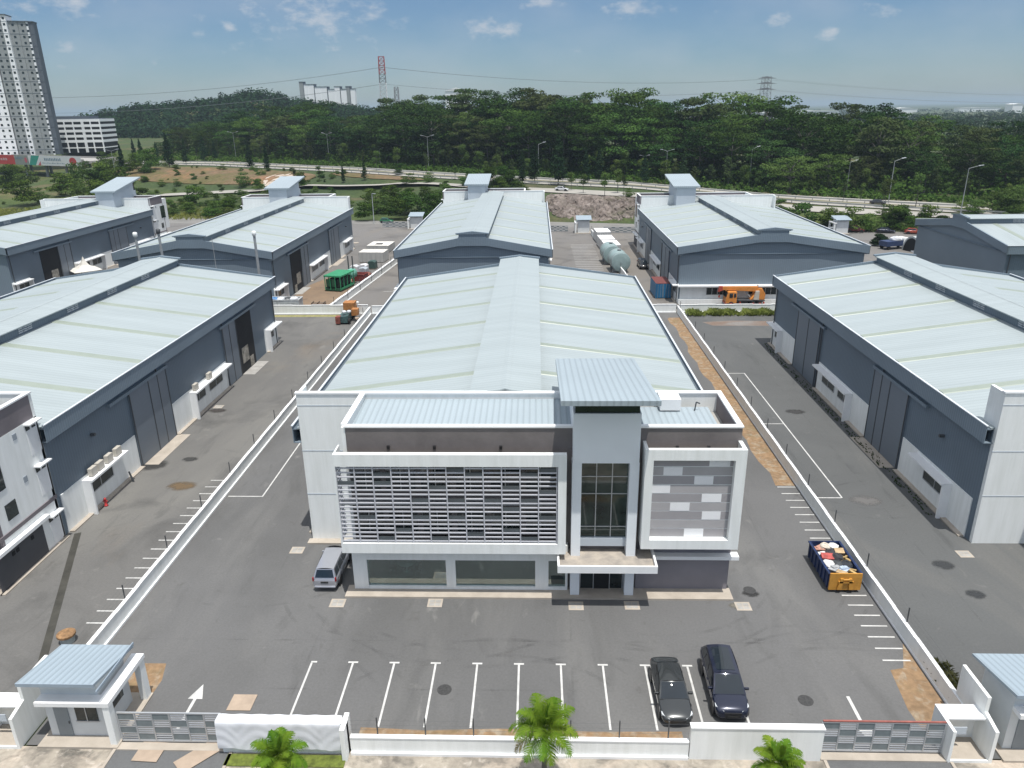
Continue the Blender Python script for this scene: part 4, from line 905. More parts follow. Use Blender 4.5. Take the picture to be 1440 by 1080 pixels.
# cable drum by the guardhouse
o=thing('cable_drum','rusty brown drum by the corner of the left boundary wall','drum',(-29.6,37.9,0)); b=MB(); b.lathe([(.5,.45),(.55,.5),(.55,.62),(.48,.65)],(0,0,0),18); b.build('drum_top',mat('drum_rust',(.26,.15,.07),.8,.4,3.),o); b=MB(); b.lathe([(.42,0),(.45,.45)],(0,0,0),14); b.build('drum_body',mat('drum_grey',(.34,.38,.38),.6,.3,2.),o)
# three tall pipes behind the left factory
def flue(x,y,h,label,cap):
    o=thing('flue_pipe',label,'pipe',(x,y,0),0,'tall grey pipes behind the left factory'); b=MB(); b.tube((0,0,0),(0,0,h-.8),.24,.2,10); b.build('pipe',STEEL,o); b=MB(); b.lathe([(.2,h-.8),(.34,h-.6),(.34,h-.1),(.2,h)],(0,0,0),12); b.build('cap',WHITE if cap else STEELD,o,True)
flue(-63.5,117.6,13.6,'tall grey pipe with white cap leftmost of three',1); flue(-59.7,117.6,14.1,'tall grey pipe with dark cap in the middle of three',0); flue(-44.3,117.2,13.7,'tall grey pipe with pale cap rightmost of three',1)
b=MB(); b.tube((0,0,0),(0,0,12.6),.07,.05,6); tag(b.build('antenna_mast',STEEL,loc=(-51.2,117.4,0)),'thin mast standing between the tall pipes','mast')
# white marquee
o=thing('marquee','white pointed marquee roof showing above the left factory','tent',(-90.3,146,0)); b=MB(); prof=[(3.6,2.0),(2.1,2.4),(1.0,3.0),(.4,3.8),(.05,4.6)]
b.lathe(prof,(0,0,0),4); b.build('canopy',mat('canvas',(.62,.60,.55),.8,.05,.8),o)
for u in (-1,1):
    for v in (-1,1): b=MB(); b.tube((u*2.4,v*2.4,0),(u*2.4,v*2.4,2.1),.05); b.build('pole',STEEL,o)
# ---------------------------------------------------------------- cars
def carpaint(name,c,metal=.3,r=.25):
    m,nt,p=newmat(name); p.inputs['Base Color'].default_value=sat(c); p.inputs['Metallic'].default_value=metal; p.inputs['Roughness'].default_value=r; p.inputs['Coat Weight'].default_value=1; p.inputs['Coat Roughness'].default_value=.04; return m
SHAPE={ # stations along the length 0=nose 1=tail : (t, half width factor, z bottom, z top edge, z top middle)
'sedan':dict(L=4.6,W=1.78,Hh=1.46,body=[(0,.70,.30,.50,.54),(.02,.84,.24,.60,.66),(.08,.95,.20,.70,.78),(.18,1,.19,.80,.89),(.28,1,.19,.88,.96),(.40,1,.19,.92,.97),(.60,1,.19,.93,.98),(.80,1,.20,.95,1.02),(.92,.97,.24,.97,1.05),(.98,.88,.30,.92,.98),(1,.76,.36,.74,.80)],cab=(.26,.44,.74,.90,.93),wheels=(.19,.79)),
'suv':dict(L=4.95,W=1.92,Hh=1.74,body=[(0,.74,.34,.66,.72),(.02,.87,.27,.80,.88),(.07,.96,.24,.90,.98),(.16,1,.24,.98,1.06),(.26,1,.24,1.05,1.12),(.4,1,.24,1.08,1.13),(.6,1,.24,1.08,1.13),(.8,1,.25,1.08,1.14),(.94,.98,.30,1.08,1.12),(.985,.92,.36,1.04,1.06),(1,.84,.42,.86,.9)],cab=(.21,.40,.86,.965,1.08),wheels=(.17,.78)),
'mpv':dict(L=4.55,W=1.74,Hh=1.68,body=[(0,.72,.30,.62,.68),(.02,.86,.24,.74,.82),(.07,.95,.21,.84,.94),(.16,1,.2,.94,1.03),(.25,1,.2,1.0,1.06),(.4,1,.2,1.02,1.06),(.6,1,.2,1.02,1.06),(.8,1,.22,1.02,1.06),(.95,.98,.27,1.03,1.06),(.988,.95,.32,1.0,1.02),(1,.9,.40,.8,.84)],cab=(.19,.33,.92,.985,1.02),wheels=(.16,.79)),
'hatch':dict(L=4.0,W=1.7,Hh=1.5,body=[(0,.72,.30,.54,.6),(.02,.86,.24,.66,.74),(.08,.95,.21,.76,.86),(.18,1,.2,.86,.95),(.28,1,.2,.93,.98),(.6,1,.2,.95,1.0),(.85,1,.22,.97,1.02),(.97,.94,.3,.98,1.0),(1,.84,.38,.8,.84)],cab=(.24,.4,.82,.97,.96),wheels=(.17,.8))}
def car(kind,paint,label,loc,rz,group=None,plate=None,lod=False):
    S=SHAPE[kind]; L,W,Hh=S['L'],S['W'],S['Hh']; hw=W/2
    o=thing('parked_car' if kind!='mpv' else 'parked_van',label,'car',loc,rz,group)
    Y=lambda t:(t-.5)*L
    rings=[]
    for t,f,zb,ze,zm in S['body']:
        w=hw*f; zc=zb+(ze-zb)*.5
        half=[(0,zb),(.72*w,zb),(.93*w,zb+.06),(1.0*w,zc-.05),(.985*w,ze-.12),(.93*w,ze-.02),(.80*w,ze+.25*(zm-ze)),(.45*w,zm-.1*(zm-ze)),(0,zm)]
        rings.append([(x,Y(t),z) for x,z in half]+[(-x,Y(t),z) for x,z in half[-2:0:-1]])
    m=MB(); k=len(rings[0])
    for r in rings: m.v+=r
    for i in range(len(rings)-1):
        for j in range(k): m.f.append((i*k+j,i*k+(j+1)%k,(i+1)*k+(j+1)%k,(i+1)*k+j)); m.m.append(0)
    m.f.append(tuple(range(k-1,-1,-1))); m.f.append(tuple((len(rings)-1)*k+j for j in range(k))); m.m+=[0,0]
    body=m.build('body',paint,o,True)
    sb=body.modifiers.new('s','SUBSURF'); sb.levels=sb.render_levels=1 if lod else 2
    # cabin: curved patches
    a,b,c,d,zb=S['cab']; zr=Hh; wb=hw*.93; wr=hw*.74; e=.0
    def patch(p00,p10,p01,p11,bul,n=6,off=0.0,u0=0,u1=1,v0=0,v1=1,out=(0,0,1),vb=0.0):
        rows=[]; out=Vector(out)
        for j in range(n+1):
            v=v0+(v1-v0)*j/n; row=[]
            for i in range(n+1):
                u=u0+(u1-u0)*i/n
                q=(Vector(p00)*(1-u)+Vector(p10)*u)*(1-v)+(Vector(p01)*(1-u)+Vector(p11)*u)*v
                row.append(q+out*(bul*(1-(2*u-1)**2)*(.35+.65*v)+vb*(1-(2*v-1)**2)+off))
            rows.append(row)
        return rows
    FL,FR=(-wb,Y(a),zb-.04),(wb,Y(a),zb-.04); RL,RR=(-wb*.97,Y(d),zb),(wb*.97,Y(d),zb)
    fl,fr=(-wr,Y(b),zr-.07),(wr,Y(b),zr-.07); rl,rr=(-wr*.95,Y(c),zr-.05),(wr*.95,Y(c),zr-.05)
    m=MB(); m.grid(patch(FL,FR,fl,fr,.16,out=(0,-.8,.6),vb=.05)); m.grid(patch(RL,RR,rl,rr,.06,out=(0,.9,.4)))
    m.grid(patch(FL,RL,fl,rl,.035,out=(-1,0,.2))); m.grid(patch(FR,RR,fr,rr,.035,out=(1,0,.2)))
    m.grid(patch(fl,fr,rl,rr,.075,out=(0,0,1)),0)
    cb=m.build('cabin',paint,o,True)
    g=MB(); g.grid(patch(FL,FR,fl,fr,.16,10,.014,.05,.95,.03,.95,(0,-.8,.6),.05)); g.build('windscreen',CARGLASS,o,True)
    g=MB(); g.grid(patch(RL,RR,rl,rr,.06,6,.014,.07,.93,.12,.92,(0,.9,.4))); g.build('rear_window',CARGLASS,o,True)
    if kind=='suv': g=MB(); g.grid(patch(fl,fr,rl,rr,.075,8,.012,.14,.86,.1,.9,(0,0,1))); g.build('sunroof',CARGLASS,o,True)
    nside=3 if kind in('mpv','suv') else 2
    cuts={2:[(.10,.50),(.535,.93)],3:[(.10,.40),(.43,.70),(.73,.95)]}[nside]
    for s,(p,q,p2,q2) in ((-1,(FL,RL,fl,rl)),(1,(FR,RR,fr,rr))):
        for u0,u1 in cuts:
            g=MB(); g.grid(patch(p,q,p2,q2,.035,4,.014,u0,u1,.12,.9,(s,0,.2))); g.build('side_window',CARGLASS,o,True)
    # wheels
    R=.33 if kind!='suv' else .38
    for t in S['wheels']:
        for s in (-1,1):
            x=s*(hw-.12); h=MB(); h.lathe([(R*.62,-.105),(R*.93,-.11),(R,-.07),(R,.07),(R*.93,.11),(R*.62,.105)],(x,Y(t),R),20,'x'); wh=h.build('wheel',RUBBER,o,True)
            h=MB(); h.lathe([(.02,s*.112),(R*.6,s*.11),(R*.62,s*.09)],(x,Y(t),R),14,'x'); h.build('rim',RIM,wh)
            h=MB(); h.lathe([(R+.07,-.04),(R+.07,.02)],(s*(hw-.02),Y(t),R+.02),18,'x'); h.build('wheel_arch',PLASTIC,body)
    zl=S['body'][2][3]; st=S['body']
    for s in (-1,1):
        h=MB(); y=Y(.035); z=st[1][3]-.02
        h.hexa([(s*hw*.50,Y(.012)-.02,z-.10),(s*hw*.93,Y(.075),z-.06),(s*hw*.93,Y(.10),z-.05),(s*hw*.52,Y(.05),z-.08),(s*hw*.50,Y(.012)-.01,z+.02),(s*hw*.93,Y(.075)-.01,z+.10),(s*hw*.92,Y(.115),z+.13),(s*hw*.55,Y(.05),z+.06)]); h.build('headlight',LAMPW,o)
        h=MB(); z=st[-2][3]; h.hexa([(s*hw*.62,Y(1)+.0,z-.24),(s*hw*.9,Y(.975),z-.26),(s*hw*.9,Y(.95),z-.24),(s*hw*.62,Y(.97),z-.24),(s*hw*.66,Y(.997),z-.12),(s*hw*.88,Y(.972),z-.13),(s*hw*.88,Y(.95),z-.13),(s*hw*.66,Y(.97),z-.12)]) if kind!='mpv' else h.box(s*hw*.84,s*hw*.95,Y(.975),Y(1)+.0,.86,1.14); h.build('tail_light',LAMPR,o)
        h=MB(); h.obox((s*(hw*.95+.08),Y(a+.07),zb+.07),(.26,.12,.15),0); mr=h.build('wing_mirror',paint,o); bv=mr.modifiers.new('b','BEVEL'); bv.width=.04; bv.segments=2
        for yy in (a+.28,a+.5): h=MB(); h.box(s*hw*.985,s*(hw+.012),Y(yy)-.1,Y(yy)+.08,zb-.22,zb-.18); h.build('door_handle',paint,o)
    h=MB(); h.hexa([(-hw*.42,Y(0)-.005,.40),(hw*.42,Y(0)-.005,.40),(hw*.42,Y(.03),.40),(-hw*.42,Y(.03),.40),(-hw*.48,Y(.004)-.015,st[1][3]-.08),(hw*.48,Y(.004)-.015,st[1][3]-.08),(hw*.48,Y(.05),st[1][3]-.04),(-hw*.48,Y(.05),st[1][3]-.04)]); h.build('grille',PLASTIC,o)
    h=MB(); h.box(-.26,.26,Y(0)-.035,Y(0)-.01,.42,.54); h.build('number_plate',PLATEW,o)
    h=MB(); h.box(-.26,.26,Y(1)+.005,Y(1)+.03,.62 if kind!='mpv' else .72,.74 if kind!='mpv' else .84); h.build('number_plate',PLATEW,o)
    h=MB(); h.box(-hw*.85,hw*.85,Y(.985),Y(1)+.05,.34,.50); bp=h.build('bumper',paint,o); bv=bp.modifiers.new('b','BEVEL'); bv.width=.06; bv.segments=2
    return o
car('sedan',carpaint('charcoal_paint',(.030,.034,.036)),'charcoal black sedan parked nose to the front wall left of the dark blue car',(7.48,33.75,0),rad(1),'cars in the parking bays')
car('suv',carpaint('dark_blue_paint',(.006,.010,.030)),'big dark blue sport utility car parked nose to the front wall',(10.55,34.3,0),rad(-1),'cars in the parking bays')
car('mpv',carpaint('silver_paint',(.42,.43,.47),.55,.3),'silver people carrier seen from behind at the left corner of the office',(-14.6,45.5,0),PI)
FAR='cars seen far behind the factories'
car('sedan',carpaint('white_car_paint',(.62,.63,.64),.0),'white saloon driving on the service road above the rock slope',(8.3,248.2,H(8.3,248.2)+.16),PI/2-.35,FAR,lod=True)
car('hatch',carpaint('green_car_paint',(.02,.16,.07),.1),'green hatchback parked by the shrubs at the estate road',(-44.0,222.3,.01),PI/2-.2,FAR,lod=True)
car('mpv',carpaint('red_car_paint',(.16,.012,.018),.1),'dark red van parked by the bushes behind the right factory',(82.6,198.6,.01),PI/2-.3,FAR,lod=True)
car('sedan',D.materials['dark_blue_paint'],'dark saloon between the two red cars behind the right factory',(89.6,196.6,.01),PI/2-.3,FAR,lod=True)
car('hatch',carpaint('orange_car_paint',(.35,.05,.02),.1),'orange red hatchback at the right end of the far parked cars',(95.6,194.6,.01),PI/2-.3,FAR,lod=True)
car('mpv',carpaint('black_car_paint',(.012,.012,.014),.2),'black people carrier beside the right factory near the tanks',(21.9,154.2,.01),rad(2),FAR,lod=True)
car('hatch',D.materials['white_car_paint'],'white car standing behind the left factory wing near the field',(-61,219,.01),PI/2-.2,FAR,lod=True)
car('sedan',D.materials['charcoal_paint'],'dark car on the far carriageway in front of the forest',(103,234,H(103,234)+.16),PI/2-.5,FAR,lod=True)
# ---------------------------------------------------------------- skip full of waste
def skip():
    o=thing('waste_skip','open blue skip with orange end full of waste beside the right wall','skip',(20.9,43.6,0))
    BL=mat('skip_blue',(.012,.03,.10),.5,.3,2.); OR=mat('skip_orange',(.50,.24,.035),.55,.15,2.)
    b=MB(); w,l,h=1.05,4.2,1.45
    b.box(-w,w,.1,l,.22,.3); b.box(-w,-w+.06,.1,l,.3,h); b.box(w-.06,w,.1,l,.3,h); b.box(-w,w,l-.06,l,.3,h)
    for i in range(7):
        y=.3+i*.6
        for s in (-1,1): b.box(s*w,s*(w+.08),y-.05,y+.05,.25,h-.1)
    for s in (-1,1): b.box(s*(w-.02),s*(w+.1),.1,l,h-.1,h)
    b.build('skip_body',BL,o)
    b=MB(); b.box(-w-.02,w+.02,0,.1,.22,h+.05); f=b.build('front_panel',OR,o)
    b=MB()
    for s in (-1,1): b.prism([(s*.25,.3),(s*.55,.3),(s*.38,1.15),(s*.18,1.15)],'y',-.12,0)
    b.box(-.5,.5,-.12,0,.82,.95); b.tube((-.2,-.1,1.1),(.2,-.1,1.1),.06); b.build('hook_frame',OR,f)
    for s in (-1,1): b=MB(); b.tube((s*.6-.06,.15,.12),(s*.6+.06,.15,.12),.12); b.build('roller',STEELD,o)
    return o
skip()
SKG='waste heaped in the skip'
random.seed(21)
ITEMS=[('pinkish board scraps','board',(.45,.24,.18)),('cream sack','sack',(.55,.50,.42)),('white sack','sack',(.70,.70,.68)),('black bin bag','bag',(.03,.03,.035)),('tan cardboard box','box',(.42,.30,.17)),('white foam sheet','sheet',(.72,.72,.72)),('red plastic piece','scrap',(.40,.08,.07)),('dark rubble bag','bag',(.05,.055,.06)),('yellow brown timber','timber',(.40,.28,.12)),('grey sheet','sheet',(.35,.36,.37)),('blue white wrapper','wrapper',(.40,.48,.60)),('dark tarp bundle','bundle',(.025,.03,.04))]
def lump(name,c,r,sd,mt,label,cat,group=None,sq=.6):
    random.seed(sd); b=MB(); prof=[]
    n,k=10,6; rows=[]
    for j in range(k+1):
        th=PI*j/k; rows.append([(c[0]+r*math.sin(th)*math.cos(2*PI*i/n)*random.uniform(.8,1.15),c[1]+r*math.sin(th)*math.sin(2*PI*i/n)*random.uniform(.8,1.15),c[2]+sq*r*math.cos(th)*random.uniform(.85,1.1)) for i in range(n)])
        rows[-1].append(rows[-1][0])
    b.grid(rows); return tag(b.build(name,mt,None,False),label,cat,group)
pos=[(-.6,3.55),(-.1,3.7),(.45,3.6),(-.55,2.9),(.0,2.9),(.6,2.95),(-.45,2.3),(.2,2.25),(.65,2.1),(-.6,1.6),(.0,1.6),(.6,1.5),(-.5,.9),(.1,.9),(.6,.75),(-.15,.4)]
seq=[0,1,2,5,3,4,6,3,8,2,7,11,9,10,8,4]
wh=['back left corner','back middle','back right corner','left side, third row','middle, third row','right side, third row','left side near the middle','centre','right side near the middle','left side, second row','middle, second row','right side, second row','left side near the orange end','middle near the orange end','right side near the orange end','against the orange end']
for i,((px,py),k) in enumerate(zip(pos,seq)):
    nm,ct,cc=ITEMS[k]; mt=D.materials.get('waste_'+str(k)) or mat('waste_'+str(k),cc,.8,.25,3.)
    c=(20.9+px,43.6+py,1.25+random.uniform(-.05,.12)); lab=nm+' in the waste skip, '+wh[i]
    if ct in('board','sheet','timber','box','scrap','wrapper'):
        b=MB(); s=(random.uniform(.55,.85),random.uniform(.4,.7),.06 if ct in('board','sheet','wrapper') else .3)
        if ct=='timber': s=(.2,.9,.12)
        b.obox(c,s,random.uniform(-1,1),random.uniform(-.35,.35)); b.obox((c[0]+.12,c[1]+.1,c[2]+.06),(s[0]*.7,s[1]*.6,.05),random.uniform(-1,1),random.uniform(-.3,.3)); tag(b.build(ct,mt),lab,ct,SKG)
    else: lump(ct,c,.42,i,mt,lab,ct,SKG)
b=MB(); b.sheet([(20.0,43.8),(21.8,43.8),(21.8,47.7),(20.0,47.7)],.95); b.build('waste_fill',mat('rubble',(.16,.14,.12),.95,.5,4.),[x for x in D.objects if x.name.startswith('waste_skip')][0]).location=(-20.9,-43.6,0)
# ---------------------------------------------------------------- yard plant
def crane_truck(loc):
    o=thing('crane_truck','orange mobile crane truck parked by the right factory rear wall','crane truck',loc)
    OR=mat('crane_orange',(.62,.24,.05),.45,.1,2.); RD=mat('crane_red',(.42,.07,.04),.45,.1,2.)
    b=MB(); b.box(-3.6,3.4,-.55,.55,.75,1.1); b.box(-1.5,3.5,-1.15,1.15,1.05,1.2); b.build('chassis',STEELD,o)
    b=MB(); b.prism([(-3.9,.6),(-3.9,1.6),(-3.55,2.75),(-1.9,2.75),(-1.85,.6)],'y',-1.15,1.15); cb=b.build('cab',OR,o,bevel=.08)
    b=MB(); b.hexa([(-3.86,-1.0,1.72),(-3.86,1.0,1.72),(-3.62,1.0,2.58),(-3.62,-1.0,2.58),(-3.93,-1.0,1.72),(-3.93,1.0,1.72),(-3.68,1.0,2.58),(-3.68,-1.0,2.58)]); b.build('windscreen',CARGLASS,cb)
    b=MB(); b.box(-3.3,-2.65,-1.19,-1.14,1.7,2.5); b.box(-2.45,-2.05,-1.19,-1.14,1.75,2.45); b.build('side_window',CARGLASS,cb)
    b=MB(); b.box(-4.0,-3.85,-1.2,1.2,.45,.75); b.build('bumper',RD,o)
    for x in (-2.9,1.3,2.6):
        for s in (-1,1): b=MB(); b.lathe([(.25,-.16),(.46,-.18),(.5,-.1),(.5,.1),(.46,.18),(.25,.16)],(x,s*1.0,.5),16,'y'); wh=b.build('wheel',RUBBER,o,True); b=MB(); b.lathe([(.02,s*.17),(.26,s*.16)],(x,s*1.0,.5),12,'y'); b.build('rim',RD,wh)
    b=MB(); b.prism([(.8,1.2),(3.5,1.2),(3.6,2.2),(2.9,3.3),(2.2,3.3),(1.5,2.0)],'y',-.8,.8); b.build('turntable_body',OR,o,bevel=.06)
    b=MB(); b.hexa([(-4.6,-.28,2.95),(2.9,-.35,2.6),(2.9,.35,2.6),(-4.6,.28,2.95),(-4.6,-.28,3.5),(2.9,-.35,3.5),(2.9,.35,3.5),(-4.6,.28,3.5)]); bm=b.build('boom',OR,o)
    b=MB(); b.prism([(-5.3,2.6),(-4.5,2.85),(-4.5,3.6),(-5.1,3.6)],'y',-.34,.34); b.build('boom_head',RD,bm)
    b=MB(); b.tube((.9,-.1,1.5),(-.3,-.1,2.9),.12); b.build('lift_cylinder',STEEL,bm)
    b=MB(); b.tube((-5.0,0,2.6),(-5.0,0,1.9),.03); b.box(-5.15,-4.85,-.12,.12,1.5,1.9); b.build('hook_block',RD,bm)
    b=MB(); b.prism([(1.3,1.3),(2.3,1.3),(2.3,2.9),(1.6,2.9)],'y',-1.25,-.82); b.build('operator_cab',ACU,o); b=MB(); b.box(2.2,3.3,-.5,.5,3.5,3.8); b.build('winch',WHITE,o)
    for x in (-1.2,3.3):
        for s in (-1,1): b=MB(); b.box(x-.12,x+.12,s*.9,s*1.3,.1,.9); b.build('outrigger',RD,o)
    return o
c=crane_truck((34.6,122.55,0)); c.scale=(.86,.86,.9)
def container(label,loc,rz,size,col,roofc,name='shipping_container',cat='container'):
    o=thing(name,label,cat,loc,rz); w,l,h=size; mt=ribbed('container_sheet',col,.28,0,.12,.5,.1,bump=.5)
    b=MB(); b.box(-w/2,w/2,0,l,.12,h); b.build('box',[mt],o)
    b=MB(); b.box(-w/2-.02,w/2+.02,-.02,l+.02,h,h+.05); b.build('container_roof',mat('container_roof',roofc,.7,.2,1.5),o)
    b=MB()
    for x in (-w/2,w/2-.1):
        for y in (-.03,l-.07): b.box(x-.02,x+.12,y,y+.1,.0,h+.06)
    b.build('corner_post',mat('post',tuple(v*.7 for v in col),.5),o)
    b=MB()
    for x in (-.05,.0): b.box(x*w-.02+.0,x*w+.03,-.05,-.0,.2,h-.1)
    for x in (-.6,-.3,.3,.6): b.tube((x*w*.6,-.05,.2),(x*w*.6,-.05,h-.1),.025)
    b.build('door_bars',STEEL,o)
    return o
container('blue shipping container with rusty red roof beside the right factory corner',(21.9,127.5,0),rad(1),(2.6,5.6,2.6),(.02,.16,.33),(.16,.045,.04))
for y,l,hh in ((165.5,'white box trailer nearest the two tanks',2.7),(175.5,'white box trailer in the middle of three by the thin wall',2.3),(184.5,'white box trailer farthest of three near the guardhouse',2.6)):
    c=container(l,(16.9-(y-165)*.02,y,0),rad(3),(3.4,6.6,hh),(.55,.56,.56),(.78,.78,.78),'box_trailer','trailer'); c['group']='white box trailers beside the tanks'
def tank(label,loc,r,L):
    o=thing('storage_tank',label,'tank',loc,rad(4),'pale green storage tanks lying by the thin wall'); mt=mat('tank_green',(.27,.36,.36),.45,.12,.8) if 'tank_green' not in D.materials else D.materials['tank_green']
    b=MB(); b.lathe([(.05,-.22),(r*.6,-.17),(r*.93,-.06),(r,0.0),(r,L),(r*.93,L+.06),(r*.6,L+.17),(.05,L+.22)],(0,0,r+.25),40,'y'); b.build('tank_shell',mt,o)
    b=MB()
    for y in (.15*L,.85*L): b.lathe([(r+.04,y-.08),(r+.05,y-.05),(r+.05,y+.05),(r+.04,y+.08)],(0,0,r+.25),28,'y')
    b.build('stiffener_ring',STEEL,o)
    b=MB()
    for y in (.2*L,.8*L): b.prism([(-r*.8,0),(r*.8,0),(r*.75,r*.5),(-r*.75,r*.5)],'y',y-.15,y+.15)
    b.build('saddle',STEEL,o)
    b=MB(); b.lathe([(.35,2*r+.2),(.35,2*r+.5),(.42,2*r+.5),(.42,2*r+.56)],(0,L*.5,0),14); b.build('manway',STEEL,o)
tank('pale green storage tank nearest with round end facing the roof',(16.9,148.9,0),1.9,5.2); tank('pale green storage tank farther one beside the thin wall',(16.0,157.0,0),1.9,5.4)
def generator():
    o=thing('generator_cabin','green machine cabin with open frame sides in the brown yard','machine',(-37.3,134.0,0),rad(-13))
    GR=mat('machine_green',(.03,.26,.12),.45,.15,1.5); GD=mat('machine_dark_green',(.012,.07,.035),.6,.2,2.)
    b=MB(); b.box(-1.7,1.7,0,5.6,2.7,2.95); b.build('cabin_roof',GR,o); b=MB(); b.box(-1.6,1.6,.1,5.5,.15,.55); b.build('base_frame',GD,o)
    for x in (-1.6,-.55,.45,1.5):
        b=MB(); b.box(x,x+.12,0,.12,.3,2.7); b.box(x,x+.12,5.4,5.52,.3,2.7); b.build('post',GR,o)
    for y in (1.4,2.8,4.1):
        for x in (-1.6,1.5): b=MB(); b.box(x,x+.12,y,y+.12,.3,2.7); b.build('post',GR,o)
    b=MB(); b.box(-1.2,1.2,.5,5.0,.55,2.2); b.build('engine_block',mat('engine',(.02,.035,.03),.6,.4,2.),o)
    for x in (-1.3,-.2): b=MB(); b.box(x,x+.7,.02,.06,.9,2.3); b.build('louvre_panel',GD,o)
    b=MB(); b.box(-1.66,-1.6,.3,5.3,.35,.7); b.box(1.6,1.66,.3,5.3,.35,.7); b.build('skid_rail',GR,o)
    b=MB(); b.lathe([(.9,0),(.95,.2),(.95,2.2),(.7,2.4)],(0.2,5.8,1.9),18,'y'); b.build('drum_cooler',mat('cooler_green',(.16,.42,.32),.4,.1,1.),o,True)
    for x in (-.4,.5): b=MB(); b.tube((x,7.6,0),(x,7.6,5.2),.14,.12,8); b.build('exhaust_stack',STEELD,o)
generator()
def openbox(label,loc,rz,size,col,name,cat,group=None,rim=None):
    o=thing(name,label,cat,loc,rz,group); w,l,h=size; mt=mat(name+'_paint',col,.65,.25,1.5)
    b=MB(); b.box(-w/2,w/2,0,l,.08,.16); b.box(-w/2,w/2,0,.06,.16,h); b.box(-w/2,w/2,l-.06,l,.16,h); b.box(-w/2,-w/2+.06,.06,l-.06,.16,h); b.box(w/2-.06,w/2,.06,l-.06,.16,h); b.build('body',mt,o)
    b=MB(); b.box(-w/2-.06,w/2+.06,-.05,.05,h,h+.1); b.box(-w/2-.06,w/2+.06,l-.05,l+.05,h,h+.1); b.box(-w/2-.06,-w/2+.05,.05,l-.05,h,h+.1); b.box(w/2-.05,w/2+.06,.05,l-.05,h,h+.1); b.build('rim',mat(name+'_rim',rim or col,.6,.1,2.),o)
    b=MB()
    for i in range(6): b.box(-w/2+w*i/5-.04,-w/2+w*i/5+.04,-.07,0,.1,h)
    b.build('rib',mt,o)
    b=MB(); b.box(-w/2+.06,w/2-.06,.06,l-.06,.2,h-.35); b.build('contents',mat(name+'_load',(.22,.20,.19),.9,.5,2.),o); return o
openbox('white skip heaped with blue sheets behind the left cross wall',(-42.0,119.4,0),0,(5.6,2.4,2.0),(.45,.48,.48),'white_skip','skip',rim=(.62,.64,.64))
for i,(x,l,mt) in enumerate(((-43.6,'blue plastic sheet heaped on the white skip, left end',mat('blue_sheet',(.10,.25,.50),.5,.3,1.5)),(-42.4,'white crumpled sheet heaped on the white skip, middle',mat('crumpled_white',(.6,.62,.65),.6,.2,2.)),(-41.2,'dark scrap heaped on the white skip, right of the middle',STEELD),(-40.2,'pale crumpled sheet on the white skip, right end',D.materials['crumpled_white']))): lump('sheet_heap',(x,120.5,1.9),.75,i+40,mt,l,'scrap','sheets heaped on the white skip')
b=MB()
for i in range(5): b.box(-1.1,1.1,0,1.3,.02+.3*i,.1+.3*i); [b.box(-1.1+.98*q,-.95+.98*q,0,1.3,.1+.3*i,.3+.3*i) for q in range(3)]
tag(b.build('pallet_stack',WOODB,loc=(-36.1,119.6,0)),'stack of brown pallets behind the left cross wall','pallets')
openbox('rusty red open bin in the brown yard right of the green machine',(-34.6,142.6,0),rad(-10),(2.4,2.2,1.3),(.22,.04,.035),'red_bin','bin')
lump('scrap_heap',(-33.6,145.6,.5),1.3,60,mat('rust_scrap',(.20,.07,.05),.8,.4,2.),'rusty scrap heap behind the red bin','scrap')
for i,(x,y,l,cc) in enumerate(((-36.9,150.0,'white covered pallet left of two by the pale wall',(.55,.56,.58)),(-35.3,151.2,'white covered pallet right of two by the pale wall',(.60,.60,.62)),(-34.3,155.0,'dark green covered pallet by the pale wall',(.04,.08,.07)),(-34.6,147.8,'grey covered pallet behind the rusty scrap',(.36,.40,.44)))):
    o=thing('covered_pallet',l,'pallet',(x,y,0),rad(-5),'covered pallets by the pale wall'); b=MB(); b.prism([(-.8,.15),(.8,.15),(.75,1.5),(.2,1.75),(-.7,1.6)],'y',-.9,.9); b.build('cover',mat('pallet_cover',cc,.6,.2,2.),o); b=MB(); b.box(-.85,.85,-.95,.95,0,.15); b.build('pallet_base',WOODB,o)
for x,y,w_,l_,h_,l in ((-35.9,161.5,5.6,4.0,2.2,'flat white cabin roof nearest in the left rear yard'),(-36.9,173.5,5.2,6.0,1.6,'white rimmed open tray behind the flat white cabin')):
    c=container(l,(x,y,0),rad(-4),(w_,l_,h_),(.5,.5,.48),(.64,.62,.58),'site_cabin','cabin')
    if h_<2: b=MB(); b.box(-1,.6,1.6,3.2,h_+.05,h_+.1); b.build('roof_hatch',DARK,c)
# pile of machinery by the brown yard corner
o=thing('skid_loader','orange box shaped machine where the pale walls meet','machine',(-29.8,113.2,0)); OR2=mat('loader_orange',(.40,.17,.05),.6,.25,2.)
b=MB(); b.box(-1.1,.7,2.6,4.4,.4,2.4); b.build('cargo_box',OR2,o); b=MB(); b.prism([(-1.1,.3),(.6,.3),(.6,1.4),(-1.1,1.1)],'y',-1.6,2.5); b.build('machine_body',mat('loader_teal',(.05,.10,.10),.6,.4,2.),o)
b=MB(); b.box(-1.3,-.6,-1.9,-.9,.2,1.3); b.build('counterweight',mat('loader_rust',(.24,.07,.05),.7,.3,2.),o)
b=MB(); b.box(.7,1.7,.4,1.6,.9,1.9); b.build('seat_box',OR2,o)
for x in (-1.1,.7):
    for y in (-1.2,1.6): b=MB(); b.lathe([(.2,-.14),(.45,-.15),(.48,0),(.45,.15),(.2,.14)],(x,y,.48),14,'x'); b.build('wheel',RUBBER,o,True)
b=MB(); b.tube((1.2,2.4,0),(1.3,2.6,2.4),.05); b.lathe([(.02,2.3),(.22,2.4),(.2,2.6),(.02,2.7)],(1.3,2.6,0),10); b.build('work_lamp',WHITE,o)
